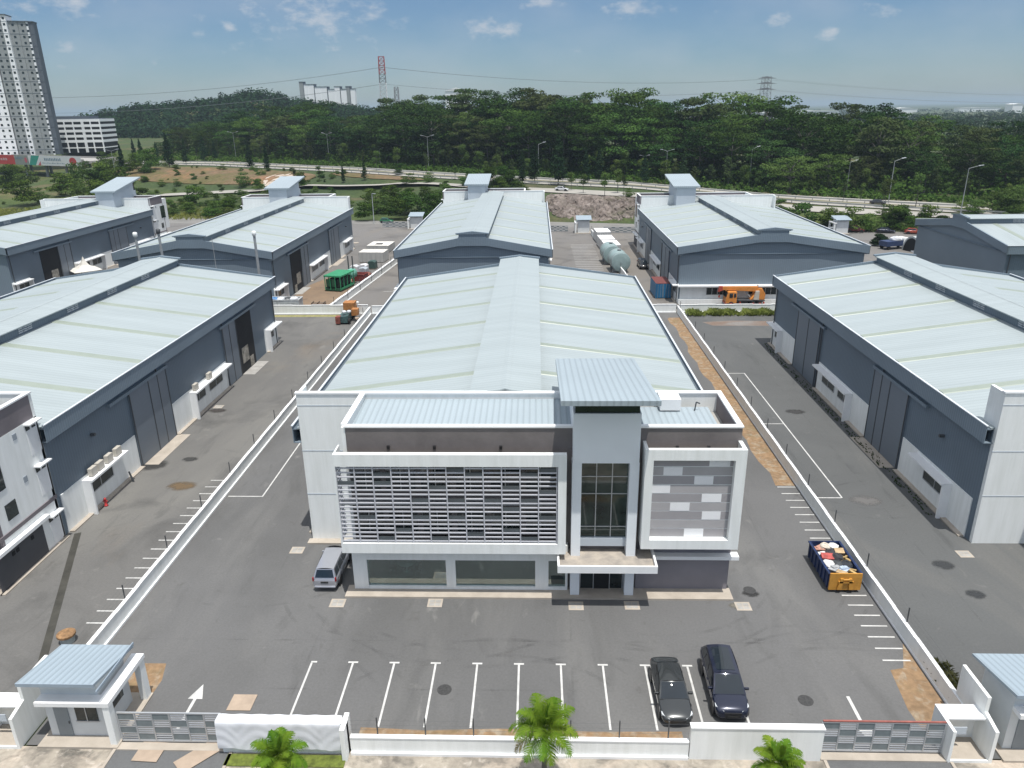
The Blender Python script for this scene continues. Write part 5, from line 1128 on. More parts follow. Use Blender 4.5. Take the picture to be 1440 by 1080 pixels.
for i,(dx,dy,l,mt) in enumerate(((-.2,-.4,'white bag of scrap on the orange machine, left one',D.materials['crumpled_white']),(.5,-.2,'white bag of scrap on the orange machine, right one',D.materials['crumpled_white']),(1.6,.2,'tan bundle lying right of the orange machine',CARD))): lump('scrap_bag',(-29.8+dx,113.2+dy,1.75 if i<2 else .5),.38,i+70,mt,l,'bag','bags on the orange machine')
# forklift seen past the left office corner
o=thing('forklift','orange forklift half hidden behind the tall white side wall','forklift',(-18.35,60.5,0),rad(90)); b=MB(); b.box(-.55,.55,-1.0,.9,.3,1.0); b.build('truck_body',OR2,o,bevel=.06)
b=MB()
for x in (-.5,.45):
    for y in (-.5,.7): b.box(x,x+.06,y,y+.06,1.0,2.1)
b.box(-.55,.55,-.55,.8,2.1,2.16); b.build('overhead_guard',STEELD,o); b=MB(); b.box(-.35,-.25,.95,1.05,.05,2.5); b.box(.25,.35,.95,1.05,.05,2.5); b.build('mast',STEELD,o); b=MB(); b.box(-.35,-.22,1.05,2.0,.05,.1); b.box(.22,.35,1.05,2.0,.05,.1); b.build('fork',STEELD,o)
for x in (-.55,.55):
    for y in (-.6,.6): b=MB(); b.lathe([(.1,-.1),(.26,-.11),(.28,0),(.26,.11),(.1,.1)],(x,y,.28),12,'x'); b.build('wheel',RUBBER,o,True)
for x,y,l in ((25.3,121.3,'low dark pallet left of two by the white cross wall'),(29,121.3,'low dark pallet right of two by the white cross wall')):
    b=MB(); [b.box(-1.2+.5*i,-.85+.5*i,0,1.0,.25,.32) for i in range(5)]; b.box(-1.2,1.2,.1,.25,0,.25); b.box(-1.2,1.2,.75,.9,0,.25); tag(b.build('pallet',STEELD,loc=(x-2.6,y-1,0)),l,'pallet','low dark pallets by the cross wall')
# right yard beyond: lorry with white load, dark bush comes with the plants
o=thing('box_lorry','lorry with crumpled white load in the far right yard','lorry',(81.5,174.0,0),rad(-70)); b=MB(); b.box(-1.2,1.2,-3,1.6,.8,1.9); b.build('load_bed',mat('lorry_blue',(.03,.05,.12),.5,.1,1.),o); b=MB(); b.prism([(1.7,.5),(3.4,.5),(3.4,1.6),(3.0,2.5),(1.7,2.5)],'x',-1.15,1.15); b.build('cab',WHITE,o,bevel=.08)
for y in (-2.2,2.5):
    for s in (-1,1): b=MB(); b.lathe([(.2,-.15),(.45,-.16),(.48,0),(.45,.16),(.2,.15)],(s*1.0,y,.48),14,'x'); b.build('wheel',RUBBER,o,True)
lump('white_load',(81.9,174.0,2.1),1.3,91,D.materials['crumpled_white'],'crumpled white sheet heaped on the far lorry','sheet',None)
o=thing('canvas_shelter','rounded grey shelter beside the far right factory','shelter',(86.5,171,0),rad(-72)); b=MB(); b.prism([(2.6*math.cos(t*PI/10),3.4*math.sin(t*PI/10)) for t in range(11)],'y',-3,3); b.build('shelter_cover',mat('shelter_grey',(.42,.45,.45),.6,.1,.6),o)
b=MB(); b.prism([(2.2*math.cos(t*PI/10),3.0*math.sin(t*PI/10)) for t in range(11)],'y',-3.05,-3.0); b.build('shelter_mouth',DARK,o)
# ---------------------------------------------------------------- far buildings, pylons, lamps, bridge
def condo(label,loc,rz,floors,wings,fh=3.0,group=None):
    """slab block of stepped bays; wings: (x0,x1,front y,material key,drop in floors)"""
    o=thing('apartment_tower',label,'apartment tower',loc,rz,group)
    WH=D.materials.get('tower_white') or mat('tower_white',(.88,.89,.90),.7,.03,.1); GR=D.materials.get('tower_grey_bay') or mat('tower_grey_bay',(.30,.32,.32),.75,.05,.1); DK=D.materials.get('tower_dark') or mat('tower_dark',(.10,.12,.145),.7,.05,.1)
    M={'w':WH,'g':GR,'d':DK}
    wm=MB(); wm.box(-.62,.62,-.06,.05,-.625,.625); wm=wm.mesh('window',GLASSD); cnt=0; rest=MB()
    for x0,x1,y,k,dr in wings:
        b=MB(); h=(floors-dr)*fh; b.box(x0,x1,y,9,0,h); wl=b.build('wall',M[k],o)
        b=MB(); b.box(x0-.3,x1+.3,y-.4,9.3,h,h+.5); b.build('roof_slab',DK,o)
        if k!='d':
            n=max(1,round((x1-x0)/3.4))
            for f in range(floors-dr-1,-1,-1):
                for i in range(n):
                    cx=x0+(x1-x0)*(i+.5)/n
                    if cnt<98 and not group: r=D.objects.new('window',wm); COL.objects.link(r); r.parent=o; r.location=(cx,y,f*fh+1.62); cnt+=1
                    elif not group: rest.box(cx-.62,cx+.62,y-.06,y+.05,f*fh+1.0,f*fh+2.25)
        m=MB()
        for f in range(1,floors-dr,2): m.box(x0,x1,y-.09,y,f*fh-.08,f*fh+.08)
        if not group: m.build('floor_bands',GR if k=='w' else DK,wl)['kind']='stuff'
    if rest.v: q=rest.build('windows',GLASSD,o); q['kind']='stuff'
    return o
# two blocks at the left edge, their long face turned a little to the viewer
condo('tall white and grey apartment tower at the left edge, right hand block with dark gable',(-320,476,7.5),rad(17),24,[(0,6.5,-1,'g',0),(6.5,9.0,-2.2,'w',0),(9.0,14.0,0,'g',1),(14,18.5,.5,'g',1),(18.5,19.5,.2,'w',1),(19.5,22,1.2,'d',1)],3.28)
condo('tall white apartment tower cut by the left edge, left hand block',(-347,469,7.5),rad(17),24,[(0,7,0,'w',0),(7,13,-.8,'g',0),(13,27,-1.6,'w',0)],3.28)
def carpark(label,loc,rz):
    o=thing('car_park_building',label,'car park',loc,rz); WH=D.materials['tower_white']; b=MB(); b.box(0,34,0,22,0,19); b.build('core',DARK,o)
    for f in range(6):
        b=MB(); b.box(-.3,34.3,-.5,22.3,3.0+3.2*f,4.6+3.2*f) if f else b.box(-.3,34.3,-.5,22.3,2.6,3.2); b.build('parapet_band',WH,o)
    b=MB()
    for x in (0,5,11.5,17,22.5,23.4,28,33.8): b.box(x-.35,x+.35,-.55,0,0,20.5)
    b.build('columns',WH,o); b=MB(); b.box(0,34,0,22,20.6,21); b.box(3,26,4,18,21,22.5); b.build('roof_deck',D.materials['tower_dark'],o); return o
carpark('white open sided car park block beside the apartment tower',(-318,505,7.5),rad(6))
FG='far apartment blocks above the forest'
for i,(x,w_,h,k,l) in enumerate(((-474,16,86,'d','narrow grey far apartment block at the left of the far group'),(-456,22,84,'w','white far apartment block second from left above the forest'),(-432,26,80,'w','white far apartment block in the middle above the forest'),(-404,22,79,'w','white far apartment block fourth above the forest'),(-381,16,80,'g','pinkish far apartment block at the right of the far group'))):
    w_*=.66; h=31+(h-31)*.66; condo(l,(x*.66,1056,0),0,int(h/3.2),[(0,w_*.5,0,k if k!='d' else 'g',0),(w_*.5,w_*.6,.6,'d',0),(w_*.6,w_+1.6,-1,'w',1)],3.2,FG)
# distant sheds and white specks on the plain
random.seed(4)
PL=[(905,146,26,6),(970,148,22,4),(1020,149,30,5),(1090,150,60,7),(1120,152,24,5),(1150,150,30,5),(640,131,16,8),(1247,150,14,8),(1340,147,14,10),(1345,143,40,4),(1375,145,30,4)]
FS='far white sheds on the plain beyond the forest'
def shed(x,y,w_,h,d,label):
    o=thing('warehouse_shed',label,'shed',(x,y,H(x,y)-1),0,FS); b=MB(); b.prism([(-w_/2,0),(w_/2,0),(w_/2,h*.9),(-w_/2,h*.9)],'y',0,d); b.build('wall',D.materials['tower_white'],o); b=MB(); b.prism([(-w_/2-1,h*.9),(w_/2+1,h*.9),(w_/2+1,h*.9+.6),(0,h),(-w_/2-1,h*.9+.6)],'y',-1,d+1); b.build('roof',WHITE2,o)
for x,y,w_,h,l in ((345,1900,70,22,'far white shed left of the bushy tree crown'),(470,2000,80,14,'far low white shed behind the crown left of the pylon'),(560,1900,60,16,'far white shed just left of the lattice pylon'),(690,2000,120,18,'far long white shed right of the lattice pylon'),(760,2100,60,14,'far white shed at the end of the white row'),(1050,2300,40,22,'far small white block above the right forest'),(1480,2500,30,30,'far small white tower block at right'),(1750,3200,160,16,'far low white roofs near the horizon at right'),(1500,3300,110,14,'far white roof row near the horizon'),(-150,1500,40,62,'white building top peeping over the forest right of the red pylon')): shed(x,y,w_,h,40,l)
def lattice(label,loc,h,wb,wt,bands,arms=None,rz=0):
    o=thing('lattice_pylon',label,'pylon',loc,rz)
    MR=D.materials.get('pylon_red') or mat('pylon_red',(.33,.05,.05),.6,.1,1.); MW=D.materials.get('pylon_white') or mat('pylon_white',(.60,.62,.64),.6,.05,1.); MG=D.materials.get('pylon_grey') or mat('pylon_grey',(.20,.21,.22),.6,.1,1.)
    n=len(bands); t=.28
    for i,c in enumerate(bands):
        z0,z1=h*i/n,h*(i+1)/n; w0,w1=wb+(wt-wb)*i/n,wb+(wt-wb)*(i+1)/n; b=MB(); seg=2
        for sx in (-1,1):
            for sy in (-1,1): b.tube((sx*w0/2,sy*w0/2,z0),(sx*w1/2,sy*w1/2,z1),t,t,5)
        for q in range(seg):
            a0,a1=z0+(z1-z0)*q/seg,z0+(z1-z0)*(q+1)/seg; u0,u1=w0+(w1-w0)*q/seg,w0+(w1-w0)*(q+1)/seg
            for s in (-1,1):
                b.tube((-u0/2,s*u0/2,a0),(u1/2,s*u1/2,a1),t*.6,t*.6,4); b.tube((u0/2,s*u0/2,a0),(-u1/2,s*u1/2,a1),t*.6,t*.6,4)
                b.tube((s*u0/2,-u0/2,a0),(s*u1/2,u1/2,a1),t*.6,t*.6,4); b.tube((-u1/2,s*u1/2,a1),(u1/2,s*u1/2,a1),t*.6,t*.6,4)
        b.build('lattice_section',{'r':MR,'w':MW,'g':MG}[c],o)
    if arms:
        for z,L_ in arms: b=MB(); b.prism([(-L_,z),(L_,z),(wt*.4,z+1.6),(-wt*.4,z+1.6)],'y',-.4,.4); b.build('cross_arm',MG if 'g' in bands else MR,o)
    return o
lattice('red and white banded lattice pylon rising above the forest',(-133.5,700,4),70.5,7.2,4.6,'wwwgwwwgrr',None,.1)
lattice('small grey lattice mast just right of the red and white pylon',(-129,740,4),47,5,3.4,'ggggg')
lattice('grey lattice pylon above the forest right of the middle',(254.5,900,2),58.5,13,7,'ggggg',[(45,13),(51,13),(56.5,12)],.2)
def wire(a,b,sag,label,r=.1):
    pts=[]
    for i in range(33):
        t=i/32; pts.append((a[0]+(b[0]-a[0])*t,a[1]+(b[1]-a[1])*t,a[2]+(b[2]-a[2])*t-sag*4*t*(1-t)))
    m=MB(); m.path(pts,r,4); tag(m.build('power_line',D.materials['pylon_grey']),label,'power line','power lines strung between the pylons')
for z0,z1,dz in ((66,58,0),(52.5,47,0)):
    for s in (-1,1):
        sd='near' if s<0 else 'far'; hh='upper' if z0>60 else 'lower'
        wire((-133.5,700+s*3,z0),(254.5,900+s*10,z1),8,hh+' '+sd+' power line sagging between the two pylons',.1)
        wire((-133.5,700+s*3,z0),(-560,740+s*3,z0-18),9,hh+' '+sd+' power line running left from the red and white pylon',.1)
        wire((254.5,900+s*10,z1),(1100,1500,z1-14),10,hh+' '+sd+' power line running right from the grey pylon',.1)
# street lamps
def lamp(h,double):
    o=thing('street_lamp','x','street lamp',(0,0,0),0,'street lamps along the roads behind the estate')
    b=MB(); b.tube((0,0,-.4),(0,0,h),.085,.05,8); b.build('pole',STEEL,o)
    for s in ((-1,1) if double else (1,)):
        b=MB(); b.tube((0,0,h-.1),(s*1.5,0,h+.4),.045,.04,6); b.build('arm',STEEL,o)
        b=MB(); b.obox((s*1.8,0,h+.45),(.8,.28,.12),0,0,0,-s*.15); b.build('lamp_head',VENT,o)
    return o
LAMPS=[(-46.3,334.0,7.0,14.0),(-103.8,388.5,7.0,14.6),(0.9,307.0,6.1,12.6),(39.7,287.0,5.0,9.6),(47.5,285.0,4.6,12.0),(-73.2,364.0,7.0,7.7),(-168.7,434.5,7.0,14.8),(-13.5,353.5,7.1,7.4),(78.2,286.0,3.2,14.2),(107.0,236.0,2.4,13.5),(116.3,212.5,2.3,13.1),(-178.8,324.5,3.2,15.4),(107.9,271.0,2.4,10.7)]
NAMES=['in front of the forest left of the middle factory tower','beside the road behind the left tower roof','short, deep in the forest edge above the middle tower roof','left of the right tower roof by the median','just behind the right tower roof','small, behind the orange slope bushes','at the left by the dark conical trees','small, left of the tall conical tree','slim, in the trees right of the right tower','slim, behind the right hand parked cars','thick, at the right near the far right factory','standing on the left by the bridge','slim, above the right parapet']
l1=lamp(10,True); l2=lamp(8,False)
for i,(x,y,z,h) in enumerate(LAMPS):
    src=l1 if i in (0,1,3,4,6,11) else l2; h=min(h,14)
    dup(src,(x,y,z),[0.2,-.3,.5][i%3],('double armed' if src is l1 else 'single armed')+' street lamp '+NAMES[i],h/(10.5 if src is l1 else 8.5))
for o in (l1,l2):
    for c in list(o.children): D.objects.remove(c)
    D.objects.remove(o)
for x,y,l in ((-47.5,221,'slim white lamp post by the green car'),(57.2,150,'slim white pole beside the grass strip at the right')):
    o=thing('lamp_post',l,'lamp post',(x,y,0)); b=MB(); b.tube((0,0,0),(0,0,8.5),.1,.07,8); b.build('pole',VENT,o); b=MB(); b.obox((.5,0,8.55),(1.1,.25,.14)); b.build('lamp_head',VENT,o)
# bridge with banners
def bridge():
    a=Vector((-350,462)); c=Vector((-241,409)); d=(c-a).normalized(); rz=math.atan2(d.y,d.x); L=(c-a).length
    o=thing('road_bridge','concrete road bridge at left carrying long red and white banners','bridge',(a.x,a.y,6.2),rz)
    b=MB(); b.box(0,L,0,22,.0,1.3); b.build('deck',CONCG,o); b=MB(); b.box(0,L,-.25,.0,.6,2.3); b.box(0,L,22,22.2,1.3,2.2); b.build('parapet',CONCG,o)
    for x in (4,24,44,63,82,100):
        for y in (3,17): b=MB(); b.tube((x,y,-8.5),(x,y,-.8),.8,.8,10); b.build('pier',mat('pier_concrete',(.30,.31,.30),.9,.1,.5) if 'pier_concrete' not in D.materials else D.materials['pier_concrete'],o)
        b=MB(); b.box(x-1,x+1,1,19,-.9,0); b.build('pier_cap',D.materials['pier_concrete'],o)
    b=MB(); [b.tube((x,-.1,2.3),(x,-.1,3.6),.05,.05,4) for x in range(0,int(L),4)]; b.tube((0,-.1,3.5),(L,-.1,3.5),.04,.04,4); b.build('railing',STEEL,o)
    R=Matrix.Rotation(rz,4,'Z')
    def banner(x0,x1,label,base,bits):
        t=thing('banner',label,'banner',Vector((a.x,a.y,6.2))+R@Vector((x0,-.42,-1.5)),rz,'printed banners hung on the bridge'); w_=x1-x0
        b=MB(); b.box(0,w_,0,.06,0,5.2); b.build('cloth',base,t)
        for nm,mt,polys in bits:
            b=MB()
            for poly in polys: b.prism([(u*w_,v*5.2) for u,v in poly],'y',-.03,-.002)
            b.build(nm,mt,t)
    W=mat('banner_white',(.58,.60,.60),.7,.05,.5); RD=mat('banner_red',(.42,.045,.04),.7,.08,.5); GN=mat('banner_green',(.03,.26,.20),.7,.08,.5); GY=mat('banner_grey',(.22,.24,.22),.7,.1,.5); BL=mat('banner_ink',(.16,.22,.27),.7,.1,.5); WT=mat('banner_letter',(.50,.34,.34),.7); PK=mat('banner_rose',(.45,.10,.13),.7)
    bars=lambda x0,x1,y0,y1,n,g=.3: [[(x0+(x1-x0)*(i)/n,y0),(x0+(x1-x0)*(i+1-g)/n,y0),(x0+(x1-x0)*(i+1-g)/n,y1-(.04*(i%3))),(x0+(x1-x0)*i/n,y1)] for i in range(n)]
    arc=[[((.24+.15*math.cos(t))*.9,.5+.42*math.sin(t)),((.24+.10*math.cos(t))*.9,.5+.30*math.sin(t)),((.24+.10*math.cos(t+.5))*.9,.5+.30*math.sin(t+.5)),((.24+.15*math.cos(t+.5))*.9,.5+.42*math.sin(t+.5))] for t in [PI*.55+.5*i for i in range(6)]]
    disc=lambda x,y,rx,ry: [[(x+rx*math.cos(t*PI/8),y+ry*math.sin(t*PI/8)) for t in range(16)]]
    banner(L-108,L-62,'red banner with white curved emblem and lettering on the bridge',RD,[('white_edge',W,[[(0,0),(.05,0),(.0,1)]]),('emblem',WT,arc),('lettering',WT,bars(.46,.86,.42,.66,8))])
    banner(L-61.8,L-49,'grey banner with dark printing between the red and green banners',GY,[('lettering',BL,bars(.1,.6,.6,.85,6)),('dark_spot',PK,disc(.82,.5,.1,.28))])
    banner(L-48.8,L-38,'green banner with slanting shape beside the white banner',W,[('green_shape',GN,[[(.0,.0),(.55,.0),(.98,1),(.3,1)]]),('rose_shape',PK,[[(.75,.0),(1,.0),(1,.45)]])])
    banner(L-37.8,L-2,'long white banner with dark lettering and round red emblem',W,[('lettering',BL,bars(.10,.52,.5,.78,10)+bars(.04,.6,.22,.3,14)),('round_emblem',RD,disc(.80,.5,.085,.4)),('emblem_mark',WT,bars(.76,.84,.42,.58,3))])
bridge()
# ---------------------------------------------------------------- plants
LF_DARK=leafmat('leaf_forest_dark',(.014,.034,.013),(.052,.09,.024),.12,.16,.5)
LF_MID=leafmat('leaf_forest_mid',(.020,.046,.013),(.080,.125,.028),.14,.14,.5)
LF_OLIVE=leafmat('leaf_olive',(.034,.05,.02),(.075,.095,.034),.14,.2,.3)
LF_CON=leafmat('leaf_conifer',(.014,.034,.016),(.036,.062,.026),.12,.3,.3)
LF_YOUNG=leafmat('leaf_young',(.055,.095,.025),(.12,.165,.045),.3,.5,.3)
LF_SHRUB=leafmat('leaf_shrub',(.028,.06,.013),(.095,.14,.028),.25,.4,.35)
LF_HILL=leafmat('leaf_hill',(.016,.038,.018),(.036,.064,.026),.15,.05,.2)
def cards(m,c,r,n,size,rnd,flat=.5,shell=.55):
    for _ in range(n):
        while True:
            d=Vector((rnd.gauss(0,1),rnd.gauss(0,1),rnd.gauss(0,1)))
            if d.length>.01: d.normalize(); break
        k=shell+(1-shell)*rnd.random()**.5
        p=Vector((c[0]+d.x*r[0]*k,c[1]+d.y*r[1]*k,c[2]+d.z*r[2]*k))
        nn=(d*(1-flat)+Vector((rnd.uniform(-.6,.6),rnd.uniform(-.6,.6),1))*flat+Vector((rnd.uniform(-.4,.4),rnd.uniform(-.4,.4),rnd.uniform(-.4,.4)))).normalized()
        u=nn.orthogonal().normalized(); v=nn.cross(u); a=rnd.uniform(0,2*PI); u,v=u*math.cos(a)+v*math.sin(a),v*math.cos(a)-u*math.sin(a)
        s=size*rnd.uniform(.55,1.35); t=s*rnd.uniform(.45,.8)
        m.face([p-u*s*.5,p-v*t*.5+nn*.1*s,p+u*s*.5,p+v*t*.5+nn*.1*s])
def limbs(m,pts,r0,r1):
    n=len(pts)-1
    for i in range(n): m.tube(pts[i],pts[i+1],r0+(r1-r0)*i/n,r0+(r1-r0)*(i+1)/n,7,0,False)
def forest_proto(sd,h,w_,layers,leaf,label,group,size=1.0,nn=3600,bare=False):
    rnd=random.Random(sd); o=thing('forest_tree',label,'tree',(0,0,0),0,group); t=MB(); c=MB(); tot=0; cl=[]
    top=h*.62; lean=(rnd.uniform(-.8,.8),rnd.uniform(-.8,.8))
    limbs(t,[(0,0,-1),(lean[0]*.3,lean[1]*.3,h*.3),(lean[0],lean[1],top)],.42,.22)
    for i in range(layers):
        f=i/(layers-1); z=h*(.26+.68*f**.85); rr=w_*.5*(.95-.55*abs(f-.55)**1.2)
        k=rnd.choice((3,4,5)) if f<.95 else 3; a0=rnd.uniform(0,6)
        for j in range(k):
            a=a0+j*2*PI/k+rnd.uniform(-.4,.4); q=rr*rnd.uniform(.35,.85); R_=rr*rnd.uniform(.36,.60)
            p=(lean[0]+math.cos(a)*q,lean[1]+math.sin(a)*q,z+rnd.uniform(-.05,.05)*h)
            cl.append((p,(R_,R_,R_*rnd.uniform(.18,.34))))
            limbs(t,[(lean[0]*.8,lean[1]*.8,min(top,z*.78)),((p[0]+lean[0])*.5,(p[1]+lean[1])*.5,z*.9),(p[0],p[1],p[2]-.2)],.15,.04)
    ar=sum(r[0]*r[1] for _,r in cl)
    for p,r in cl: cards(c,p,r,int(nn*r[0]*r[1]/ar),size,rnd,.6,.35)
    t.build('trunk',BARK,o,fix=False); c.build('crown',leaf,o,fix=False); return o
def conifer_proto(sd,h,w_,leaf,label,group):
    rnd=random.Random(sd); o=thing('conical_tree',label,'tree',(0,0,0),0,group); t=MB(); c=MB(); limbs(t,[(0,0,-.5),(0,0,h*.95)],.14,.03)
    n=15
    for i in range(n):
        f=i/(n-1); z=h*(.14+.84*f); r=w_*.5*(1-f)**.75*(.8+.4*rnd.random())+.12
        for j in range(4): a=rnd.uniform(0,6.28); cards(c,(math.cos(a)*r*.5,math.sin(a)*r*.5,z),(r*.7,r*.7,h*.045),34,.5,rnd,.35,.3)
    t.build('trunk',BARK,o,fix=False); c.build('crown',leaf,o,fix=False); return o
def round_proto(sd,h,w_,leaf,label,group,stem=.4,n=900,size=.4,name='roadside_tree',cat='tree'):
    rnd=random.Random(sd); o=thing(name,label,cat,(0,0,0),0,group); t=MB(); c=MB()
    if stem: limbs(t,[(0,0,-.4),(rnd.uniform(-.1,.1),0,h*stem),(rnd.uniform(-.2,.2),.1,h*.85)],.09 if h<8 else .16,.03)
    k=9; cl=[]
    for i in range(k):
        z=h*(stem+.06+(0.86-stem)*rnd.random()); f=(z/h-stem)/(1-stem); rr=w_*.5*math.sin(PI*min(.95,max(.15,f*.8+.15)))
        a=rnd.uniform(0,6.28); q=rr*rnd.uniform(.2,.75); cl.append(((math.cos(a)*q,math.sin(a)*q,z),(w_*.27,w_*.27,h*.11)))
        if stem: limbs(t,[(0,0,h*stem),(math.cos(a)*q*.8,math.sin(a)*q*.8,z)],.04,.015)
    for p,r in cl: cards(c,p,r,n//k,size,rnd,.4,.4)
    t.build('trunk' if stem else 'stem',BARK,o,fix=False) if stem else None
    c.build('crown' if stem else 'foliage',leaf,o,fix=False); return o
def kill(o):
    for c in list(o.children): D.objects.remove(c)
    D.objects.remove(o)
def lay(a,b): return (b[0]-a[0],b[1]-a[1])
# forest belt
FP=[('tall dark layered rain tree standing in the forest belt',LF_DARK),('tall mid green flat topped tree standing in the forest belt',LF_MID),('greyish olive thin crowned tree standing in the forest belt',LF_OLIVE)]
protos=[]
for i in range(8):
    l,lf=FP[(0,1,0,1,2,0,1,2)[i]]
    protos.append(forest_proto(50+i,26,(26,30,22,28,21,31,27,22)[i],(6,5,7,5,6,6,7,5)[i],lf,l,'trees of the forest belt behind the highway',nn=(5200,5600,4400,5400,4000,5800,5200,4400)[i]))
SKYL_=[(-130,24),(-100,24.5),(-75,26),(-50,28),(-38,28.5),(-20,26.5),(-8,28),(6,30),(20,29),(36,26.5),(70,27),(91,26.5),(115,24.5),(153,23.5),(176,20.5),(200,20)]
FRONT=[(-215,470),(-175,448),(-130,412),(-100,395),(-70,376),(-46,352),(0,322),(40,306),(90,282),(130,268),(165,252),(215,232),(280,210)]
rf=random.Random(12); nf=0; occ=[]
for row in range(6):
    x=-232+rf.uniform(0,6)
    while x<262:
        yb=lerp(x,FRONT)+3+row*15+rf.uniform(-6,6); xx=x+rf.uniform(-2.5,2.5); px=xx/yb*320
        hh=lerp(px,SKYL_)*(yb/320)**.35*rf.choice((.62,.78,.9,1.0,1.1))*rf.uniform(.94,1.04)*(0.86 if row==0 else (.95 if row==1 else 1))
        if px<-30: hh*=.90
        if px<-60: hh*=.93
        if px<-125: hh*=.78
        if px>180: hh*=.9
        if xx<-150 and row>3: x+=11; continue
        p=protos[rf.randrange(8)]; s=hh/26
        dup(p,(xx,yb,H(xx,yb)-.3),rf.uniform(0,6.28),None,(s*rf.uniform(.92,1.15),s*rf.uniform(.92,1.15),s)); nf+=1
        x+=rf.uniform(11,19)
# pale low understorey along the forest edge
UG='young trees at the foot of the forest'
u1=round_proto(80,7.5,4.6,LF_YOUNG,'light green young tree at the foot of the forest',UG,.22,900,.5,'young_tree'); u2=round_proto(81,9,4.2,LF_OLIVE,'olive young tree at the foot of the forest',UG,.2,900,.5,'young_tree')
for i in range(80):
    x=-205+i*5.6+rf.uniform(-2,2); y=lerp(x,FRONT)-rf.uniform(4,12); s=rf.uniform(.6,1.25); dup((u1,u2)[rf.random()<.45],(x,y,H(x,y)-.2),rf.uniform(0,6),None,(s,s,s*rf.uniform(.9,1.2)))
def undergrowth():
    rnd=random.Random(29); m=MB()
    for _ in range(3000):
        x=rnd.uniform(-230,150); y0=yx(HT,x)+1.5; y=y0+(lerp(x,FRONT)+26-y0)*rnd.random()**1.3; z=H(x,y); r=rnd.uniform(1.2,3.0)*(1 if y>lerp(x,FRONT)-6 else .45); cards(m,(x,y,z+r*.5),(r,r,r*.9),12,1.1,rnd,.4,.5)
    for _ in range(2600):
        x=rnd.uniform(-235,290); y=lerp(x,FRONT)+rnd.uniform(0,105); z=H(x,y); r=rnd.uniform(2.2,4.2); cards(m,(x,y,z+r*.5),(r*1.2,r*1.2,r*.9),13,1.9,rnd,.45,.5)
    return m
o=undergrowth().build('undergrowth',LF_SHRUB,None,fix=False); o['kind']='stuff'; o['label']='dense undergrowth along the foot of the forest belt'
# hill wood
def hill_wood():
    rnd=random.Random(9); m=MB()
    for _ in range(1300):
        x=rnd.uniform(-560,-150); y=rnd.uniform(690,900); z=H(x,y)
        r=rnd.uniform(5,9); cards(m,(x,y,z+r*.5),(r,r,r*.9),46,3.2,rnd,.45,.6)
    return m
o=hill_wood().build('hill_wood',LF_HILL,None,fix=False); o['kind']='stuff'; o['label']='dense dark wood covering the far hill at left'
def far_wood():
    rnd=random.Random(19); m=MB()
    for _ in range(900):
        y=rnd.uniform(470,1500); x=rnd.uniform(-.1*y-20,.75*y+150); z=H(x,y); r=rnd.uniform(5,9)
        if y<lerp(x,FRONT)+95: continue
        cards(m,(x,y,z+r*.7+1),(r,r,r*.8),40,3.2,rnd,.5,.6)
    for _ in range(700):
        y=rnd.uniform(900,4500); x=rnd.uniform(-.5*y,1.0*y); z=H(x,y); r=rnd.uniform(8,16); cards(m,(x,y,z+r*.25),(r*1.6,r*1.6,r*.5),22,8,rnd,.6,.6)
    return m
o=far_wood().build('far_wood',LF_HILL,None,fix=False); o['kind']='stuff'; o['label']='low dark woods on the plain beyond the forest belt'
# trees along the road
ORD=['leftmost','second','third','fourth','fifth','sixth','seventh','eighth','ninth','tenth','eleventh','twelfth','thirteenth','fourteenth','fifteenth','sixteenth','seventeenth','eighteenth','nineteenth','twentieth']
def ranks(L):
    s=sorted(range(len(L)),key=lambda i:L[i][0]/L[i][1]); r=[0]*len(L)
    for k,i in enumerate(s): r[i]=k
    return r
def nth(k,n,what): return 'leftmost of the '+what if k==0 else ('rightmost of the '+what if k==n-1 else ORD[k]+' from the left of the '+what)
CG='dark conical trees along the highway'; YG='slim young trees along the roads'; SG='bushes behind the factories'
c1=conifer_proto(31,11,4.2,LF_CON,'dark conical tree beside the highway',CG); c2=conifer_proto(32,11,3.2,LF_CON,'slim dark conical tree beside the highway',CG)
CON=[(-172.1,360.5,7.0,15.2),(-174.9,384.5,7.0,12.2),(-174.4,405.5,7.0,13.2),(-170.9,411.0,7.0,10.5),(-207.9,405.5,7.0,11.4),(-186.7,346.0,6.0,12.3),(-128.4,345.5,7.0,10.7),(-117.4,336.0,7.0,10.4),(-65.4,293.5,6.3,7.0),(-73.6,293.0,5.3,6.3),(7.7,269.5,5.9,17.4),(-4.8,273.5,6.2,11.1),(-0.5,276.5,6.1,13.8),(17.5,276.0,5.7,12.1),(39.0,281.5,5.0,10.6),(22.8,282.0,5.6,12.6),(52.2,276.5,4.4,11.4),(-267.6,513.0,2.0,13.1),(-204.8,416.5,7.0,9.5)]
RK=ranks(CON)
for i,(x,y,z,h) in enumerate(CON): s=h/11; dup((c1,c2)[i%2],(x,y,z),i*1.3,('slim ' if i%2 else '')+'dark conical tree, '+nth(RK[i],len(CON),'row along the highway'),(s*.95,s*.95,s))
y1=round_proto(41,7,3.2,LF_YOUNG,'slim light green young tree beside the service road',YG,.42,700,.36); y2=round_proto(42,7.5,2.8,LF_OLIVE,'slim olive young tree beside the service road',YG,.45,520,.36)
